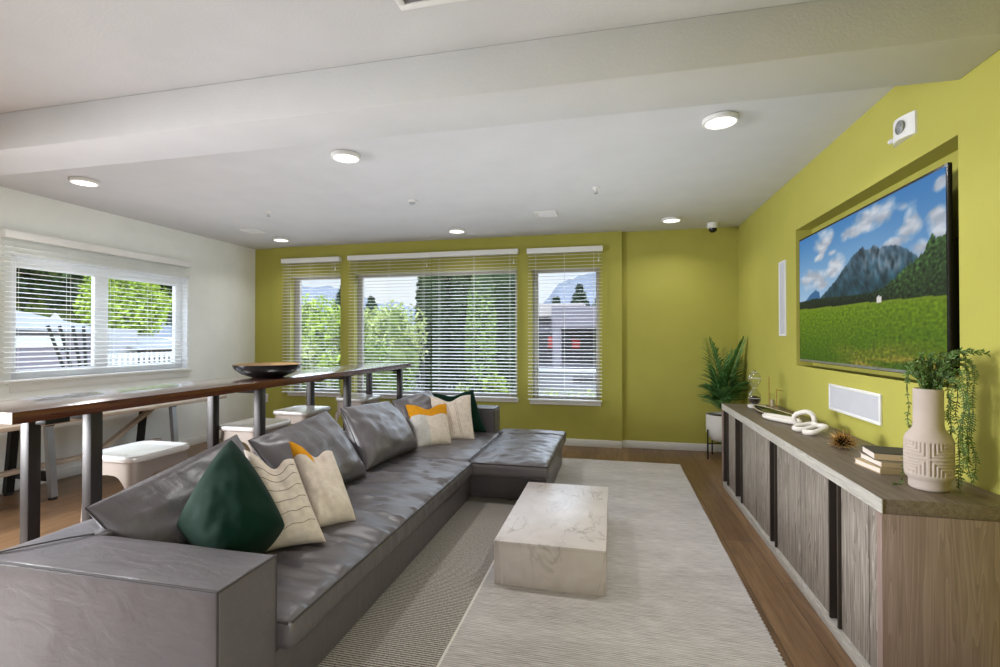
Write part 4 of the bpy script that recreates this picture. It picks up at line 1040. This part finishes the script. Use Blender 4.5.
def leaves_in(bm, c, rad, n, size, rn, shell=.55, cone=False):
    c = Vector(c)
    for _ in range(n):
        while True:
            d = Vector((rn.uniform(-1, 1), rn.uniform(-1, 1), rn.uniform(-1, 1)))
            if .05 < d.length < 1: break
        d.normalize(); q = d * (rn.uniform(shell, 1.0))
        p = Vector((q.x * rad[0], q.y * rad[1], q.z * rad[2]))
        if cone:
            t_ = (q.z + 1) / 2; k = max(.04, 1 - t_ ** 4.5); p.x *= k / max(.3, math.sqrt(max(.05, 1 - q.z * q.z))); p.y *= k / max(.3, math.sqrt(max(.05, 1 - q.z * q.z)))
        p += c; a = Vector((rn.gauss(0, 1), rn.gauss(0, 1), rn.gauss(0, 1))).normalized(); b = a.cross(Vector((rn.gauss(0, 1), rn.gauss(0, 1), rn.gauss(0, 1)))).normalized()
        s = size * rn.uniform(.6, 1.3)
        bm.faces.new([bm.verts.new(p + a * s), bm.verts.new(p + b * s * .5), bm.verts.new(p - a * s), bm.verts.new(p - b * s * .5)])
def tree(name, label, cat, group, x, y, z, h, w, mat, n, size, seed, kind='bush', inner=None):
    rn = random.Random(seed); r = thing(name, label, cat, (x, y, z), group)
    bm = bmesh.new()
    if kind == 'column':
        leaves_in(bm, (0, 0, h * .5), (w * .5, w * .5, h * .5), n, size, rn, .8, True)
    elif kind == 'conifer':
        for k in range(9):
            f = k / 9; leaves_in(bm, (0, 0, lerp(.14, .97, f) * h), (w * .55 * (1 - f) + .05, w * .55 * (1 - f) + .05, h * .07), n // 9, size, rn, .2)
    else:
        for k in range(9):
            a = rn.uniform(0, 2 * PI); rr = rn.uniform(.1, .3) * w; hh = rn.uniform(.3, .78) * h
            leaves_in(bm, (rr * math.cos(a), rr * math.sin(a), hh), (w * .30, w * .30, h * .24), n // 9, size, rn, .5)
    for v in bm.verts: v.co.z = max(v.co.z, .01)
    part(bm, 'foliage', mat, r, smooth=False)
    bm = bmesh.new()
    if kind == 'bush':
        for k in range(5): a = k * 1.3; tube(bm, [(0, 0, 0), (.08 * w * math.cos(a), .08 * w * math.sin(a), h * .25), (.24 * w * math.cos(a), .24 * w * math.sin(a), h * .62)], [.03, .022, .008], 6)
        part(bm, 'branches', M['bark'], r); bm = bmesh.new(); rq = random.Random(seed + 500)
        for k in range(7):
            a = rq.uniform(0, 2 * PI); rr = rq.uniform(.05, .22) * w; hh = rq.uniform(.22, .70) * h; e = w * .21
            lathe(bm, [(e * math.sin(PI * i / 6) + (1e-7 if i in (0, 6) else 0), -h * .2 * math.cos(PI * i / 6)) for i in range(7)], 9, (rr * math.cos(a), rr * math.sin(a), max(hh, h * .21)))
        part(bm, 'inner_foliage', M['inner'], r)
    else:
        tube(bm, [(0, 0, 0), (0, 0, h * .5), (0, 0, h * .93)], [.06 * max(1, w * .5), .04 * max(1, w * .5), .01], 7); part(bm, 'trunk', M['bark'], r)
    if kind == 'column':
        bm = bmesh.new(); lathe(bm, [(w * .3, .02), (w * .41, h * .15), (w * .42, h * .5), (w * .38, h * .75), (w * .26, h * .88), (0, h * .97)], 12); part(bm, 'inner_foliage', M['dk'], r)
    return r
SB = 'shrubs outside the back windows'
for (x, y, h, w, m, lab, s) in (
    (-7.75, 11.6, 2.75, 1.5, 'yel', 'bright shrub seen at the left edge of the narrow left back window', 1),
    (-6.95, 12.2, 2.55, 1.5, 'lt', 'pale green shrub filling the right half of the narrow left back window', 2),
    (-7.0, 10.2, 1.55, 1.2, 'lt', 'low pale shrub in front of the others outside the narrow left back window', 3),
    (-6.15, 12.0, 2.35, 1.5, 'lt', 'pale green shrub at the left edge of the wide back window', 4),
    (-5.35, 11.6, 2.55, 1.5, 'lt', 'tall pale shrub left of the dark arborvitae', 5),
    (-5.05, 10.3, 1.5, 1.3, 'mid', 'rounded mid green shrub low in the wide back window', 6),
    (-5.95, 10.0, 1.3, 1.0, 'yel', 'small bright green shrub low at the left edge of the wide back window', 7),
    (-2.25, 9.4, .85, .55, 'yel', 'small yellow green shrub low at the right of the wide back window', 8),
    (-2.95, 9.2, .6, .5, 'lt', 'small pale shrub below the dark arborvitae', 9)):
    tree('shrub', lab, 'shrub', SB, x, y, G, h, w, M[m], int(1700 * w * h / 2.5) + 200, .06, s)
AV = 'arborvitae outside the wide back window'
for (x, h, w, m, lab, s, y) in (
    (-4.95, 5.0, 1.12, 'dk', 'tall dark arborvitae, leftmost of the row in the wide back window', 21, 13.2),
    (-4.12, 4.9, 1.10, 'dk', 'tall dark arborvitae, second from the left in the wide back window', 22, 13.4),
    (-3.48, 3.75, .95, 'mid', 'lighter green arborvitae with a pointed top in the wide back window', 23, 13.0),
    (-2.98, 4.3, .98, 'dk', 'dark arborvitae at the right end of the row in the wide back window', 24, 13.3)):
    tree('arborvitae', lab, 'tree', AV, x, y, G, h, w, M[m], 5200, .075, s, 'column')
CN = 'conifers beyond the shops'
for (x, y, h, w, lab, s) in ((-5.2, 46, 5.6, 4.4, 'dark conifer rising left of the shop roof in the right back window', 31), (-3.1, 47, 6.9, 4.2, 'tallest dark conifer over the shop roof in the right back window', 32), (-1.0, 46, 6.4, 4.4, 'dark conifer at the right edge of the right back window', 33),
                             (-36.5, 62, 10.5, 6, 'dark conifer on the skyline in the narrow left back window', 34), (-31.5, 60, 7.4, 5, 'dark conifer on the skyline at the left of the wide back window', 35)):
    tree('conifer', lab, 'tree', CN, x, y, G, h, w, M['conif'], 4200, .24 * max(1, h / 6), s, 'conifer')
tag(finish(B(-9, -1.0, 7.6, 9.9, G, G + .02), 'planting_bed', M['mulch']), 'red brown planting bed outside the wide back window', 'garden bed')
rn = random.Random(77); bm = bmesh.new()
for k in range(14): leaves_in(bm, (lerp(-1.7, 1.6, k / 13), 9.1 + rn.uniform(-.1, .1), G + .27), (.22, .25, .26), 130, .035, rn, .4)
hd = thing('pale_hedge', 'low pale leafy hedge outside the right back window', 'hedge', (0, 9.1, G)); part(bm, 'foliage', M['lt'], hd, True, smooth=False)
# shops across the car park
sh = thing('shop_building', 'flat roofed mauve grey shop building across the car park', 'building', (0, 21, G))
bm = bmesh.new(); box(bm, -2.45, 5, 20, 26, 1.78, 2.66); part(bm, 'fascia', M['bldg'], sh, True)
part(B(-4.6, 5, 22, 27, G, 2.3), 'wall', M['bldg'], sh, True); part(B(-4.6, -1.2, 21.2, 26.5, 2.30, 2.86), 'roof', M['bldg2'], sh, True)
for x in (-2.42, 1.6, 4.6): part(B(x, x + .36, 20.05, 20.4, G, 1.78), 'pillar', M['bldg'], sh, True)
for x in (-4.5, -2.5, -.5, 1.5): part(B(x, x + 1.85, 21.95, 22.0, .2, 1.62), 'shop_window', M['shop'], sh, True)
part(B(-4.6, 5, 19.6, 22, G, G + .12), 'walkway', M['asphalt'], sh, True)
for i, (x, w, lab) in enumerate(((-2.75, .30, 'left of the pillar'), (-1.72, .34, 'just right of the pillar'), (-.55, .28, 'further right of the pillar'))):
    o = finish(B(x, x + w, 21.2, 21.4, .92, 1.42 - .08 * i, bev=.02), 'shop_display', M['red']); tag(o, 'red upright display under the shop roof, ' + lab, 'display')
pw = thing('low_wall', 'low pale wall across the car park below the shops', 'wall', (-1, 15, G))
part(B(-3.6, 3.5, 14.6, 14.9, G, .34), 'wall', M['asphalt'], pw, True); part(B(-3.65, 3.55, 14.55, 14.95, .34, .42), 'capping', M['fence'], pw, True)
part(B(-1.15, -.1, 14.58, 14.6, .04, .22), 'opening', M['shop'], pw, True)

# outside the left window
LT = 'trees outside the left window'
for (x, y, z, h, w, lab, s, m) in ((-24, 15.2, 1.0, 7.5, 5.5, 'dark tree behind the grey roof at the left edge of the left window', 41, 'dk'), (-24, 18.0, 1.0, 8, 5.5, 'dark tree behind the middle of the left window', 42, 'dk'),
                                 (-25, 22.0, 1.0, 8, 5.5, 'dark tree behind the right end of the left window', 43, 'dk'), (-24, 12.0, 1.0, 7.5, 5.5, 'dark tree beyond the near end of the left window', 45, 'dk'),
                                 (-17.0, 14.2, .8, 3.5, 2.7, 'bright green leafy tree in the right pane of the left window', 44, 'yel')):
    tree('tree', lab, 'tree', LT, x, y, z, h, w, M[m], 9000 if m == 'yel' else 6500, .085 if m == 'yel' else .24, s)
r = thing('garden_shed', 'grey roofed garden shed outside the left pane of the left window', 'shed', (-15.5, 10, .6))
bm = bmesh.new(); prism(bm, [(-14.6, 8.4, .5), (-14.6, 11.2, .5), (-14.6, 11.2, 1.50), (-14.6, 8.4, 1.6)], (-2.2, 0, 0)); part(bm, 'wall', M['bldg'], r, True)
bm = bmesh.new(); hexa(bm, [(-14.3, 8.2, 1.58), (-17, 8.2, 2.62), (-17, 11.4, 1.95), (-14.3, 11.4, 1.50)][::-1], [(-14.3, 8.2, 1.65), (-17, 8.2, 2.69), (-17, 11.4, 2.02), (-14.3, 11.4, 1.57)][::-1]); bmesh.ops.recalc_face_normals(bm, faces=bm.faces); part(bm, 'roof', M['roof'], r, True)
part(B(-14.59, -14.55, 9.0, 10.3, 1.12, 1.42), 'window_strip', M['fence'], r, True)
r = thing('grey_outbuilding', 'low pale grey outbuilding behind the white picket fence', 'building', (-15.5, 12.8, .6))
part(B(-16.8, -14.8, 11.6, 12.65, .5, 1.62), 'wall', M['roof'], r, True)
bm = bmesh.new(); prism(bm, [(-14.4, 12.3, .98), (-14.4, 14.6, .98), (-16.4, 14.6, 1.42), (-16.4, 12.3, 1.42)], (0, 0, .05)); part(bm, 'roof', M['roof'], r, True)
part(B(-16.2, -14.6, 12.66, 14.5, .5, 1.0), 'lower_wall', M['shop'], r, True)
fc = thing('picket_fence', 'white picket fence low in the right pane of the left window', 'fence', (-11.6, 10.3, .3))
for zz in (.60, .90): part(B(-11.62, -11.58, 9.1, 11.4, zz, zz + .05), 'rail', M['fence'], fc, True)
for k in range(17):
    y = 9.1 + k * .143; bm = bmesh.new(); prism(bm, [(-11.58, y, .25), (-11.58, y + .08, .25), (-11.58, y + .08, .96), (-11.58, y + .04, 1.0), (-11.58, y, .96)], (.02, 0, 0)); part(bm, 'picket', M['fence'], fc, True)
tr = thing('garden_trellis', 'black fan trellis of slanted bars outside the left pane of the left window', 'trellis', (-11.8, 8.8, .3))
for (y0_, y1_) in ((8.50, 8.05), (8.62, 8.28), (8.78, 8.55), (8.86, 8.78), (9.0, 9.0), (9.12, 9.2)):
    bm = bmesh.new(); bar(bm, (-11.8, y0_, .3), (-11.8, y1_, 1.62), .045); part(bm, 'bar', M['black'], tr, True)
bm = bmesh.new(); bar(bm, (-11.78, 8.3, 1.1), (-11.78, 9.2, 1.1), .04); part(bm, 'cross_bar', M['black'], tr, True)

# ------------------------------------------------------------------ sky, sun, camera
w = bpy.data.worlds.new('sky'); bpy.context.scene.world = w; w.use_nodes = True; nt = w.node_tree; N = nt.nodes; L = nt.links
bg = N['Background']; tc = N.new('ShaderNodeTexCoord'); sp = N.new('ShaderNodeSeparateXYZ'); L.new(tc.outputs['Generated'], sp.inputs[0])
cr = N.new('ShaderNodeValToRGB'); e = cr.color_ramp.elements
e[0].position = 0.; e[0].color = (.92, .96, 1.03, 1); e[1].position = .75; e[1].color = (1.1, 1.25, 1.5, 1)
for ps_, c_ in ((.15, (1.0, 1.04, 1.12, 1)), (.21, (5.2, 5.7, 6.6, 1)), (.46, (5.0, 5.5, 6.4, 1))):
    x = e.new(ps_); x.color = c_
nz = N.new('ShaderNodeTexNoise'); nz.inputs['Scale'].default_value = 3.5; nz.inputs['Detail'].default_value = 5; L.new(tc.outputs['Generated'], nz.inputs['Vector'])
r2 = N.new('ShaderNodeValToRGB'); r2.color_ramp.elements[0].position = .35; r2.color_ramp.elements[0].color = (.82, .9, 1, 1); r2.color_ramp.elements[1].position = .62; r2.color_ramp.elements[1].color = (1.05, 1.04, 1.03, 1); L.new(nz.outputs['Fac'], r2.inputs['Fac'])
L.new(sp.outputs['Z'], cr.inputs['Fac']); mm = N.new('ShaderNodeMix'); mm.data_type = 'RGBA'; mm.blend_type = 'MULTIPLY'; mm.inputs[0].default_value = 1
L.new(cr.outputs['Color'], mm.inputs[6]); L.new(r2.outputs['Color'], mm.inputs[7]); L.new(mm.outputs[2], bg.inputs['Color']); bg.inputs['Strength'].default_value = 1.0
s = bpy.data.lights.new('sun', 'SUN'); s.energy = 1.2; s.angle = math.radians(1.5); s.color = (1, .96, .9)
so = bpy.data.objects.new('sun', s); C.objects.link(so); so.rotation_euler = Vector((-.45, .75, -.95)).to_track_quat('-Z', 'Y').to_euler(); so.location = (3, -6, 9)

cam = bpy.data.cameras.new('camera'); co = bpy.data.objects.new('camera', cam); C.objects.link(co)
F = 490.; TH = math.atan(113 / F); PH = math.atan(4.7 / F)
cam.sensor_width = 36; cam.lens = 36 * F / 1000; cam.clip_start = .02; cam.clip_end = 2000
co.location = (0, 0, 1.35); co.rotation_euler = (PI / 2 + PH, 0, TH)
sc = bpy.context.scene; sc.camera = co
sc.view_settings.view_transform = 'Standard'; sc.view_settings.look = 'None'; sc.view_settings.exposure = 0; sc.view_settings.gamma = 1
sc.cycles.use_denoising = True; sc.cycles.max_bounces = 10; sc.cycles.transparent_max_bounces = 16; sc.cycles.sample_clamp_indirect = 8; sc.cycles.caustics_reflective = False; sc.cycles.caustics_refractive = False
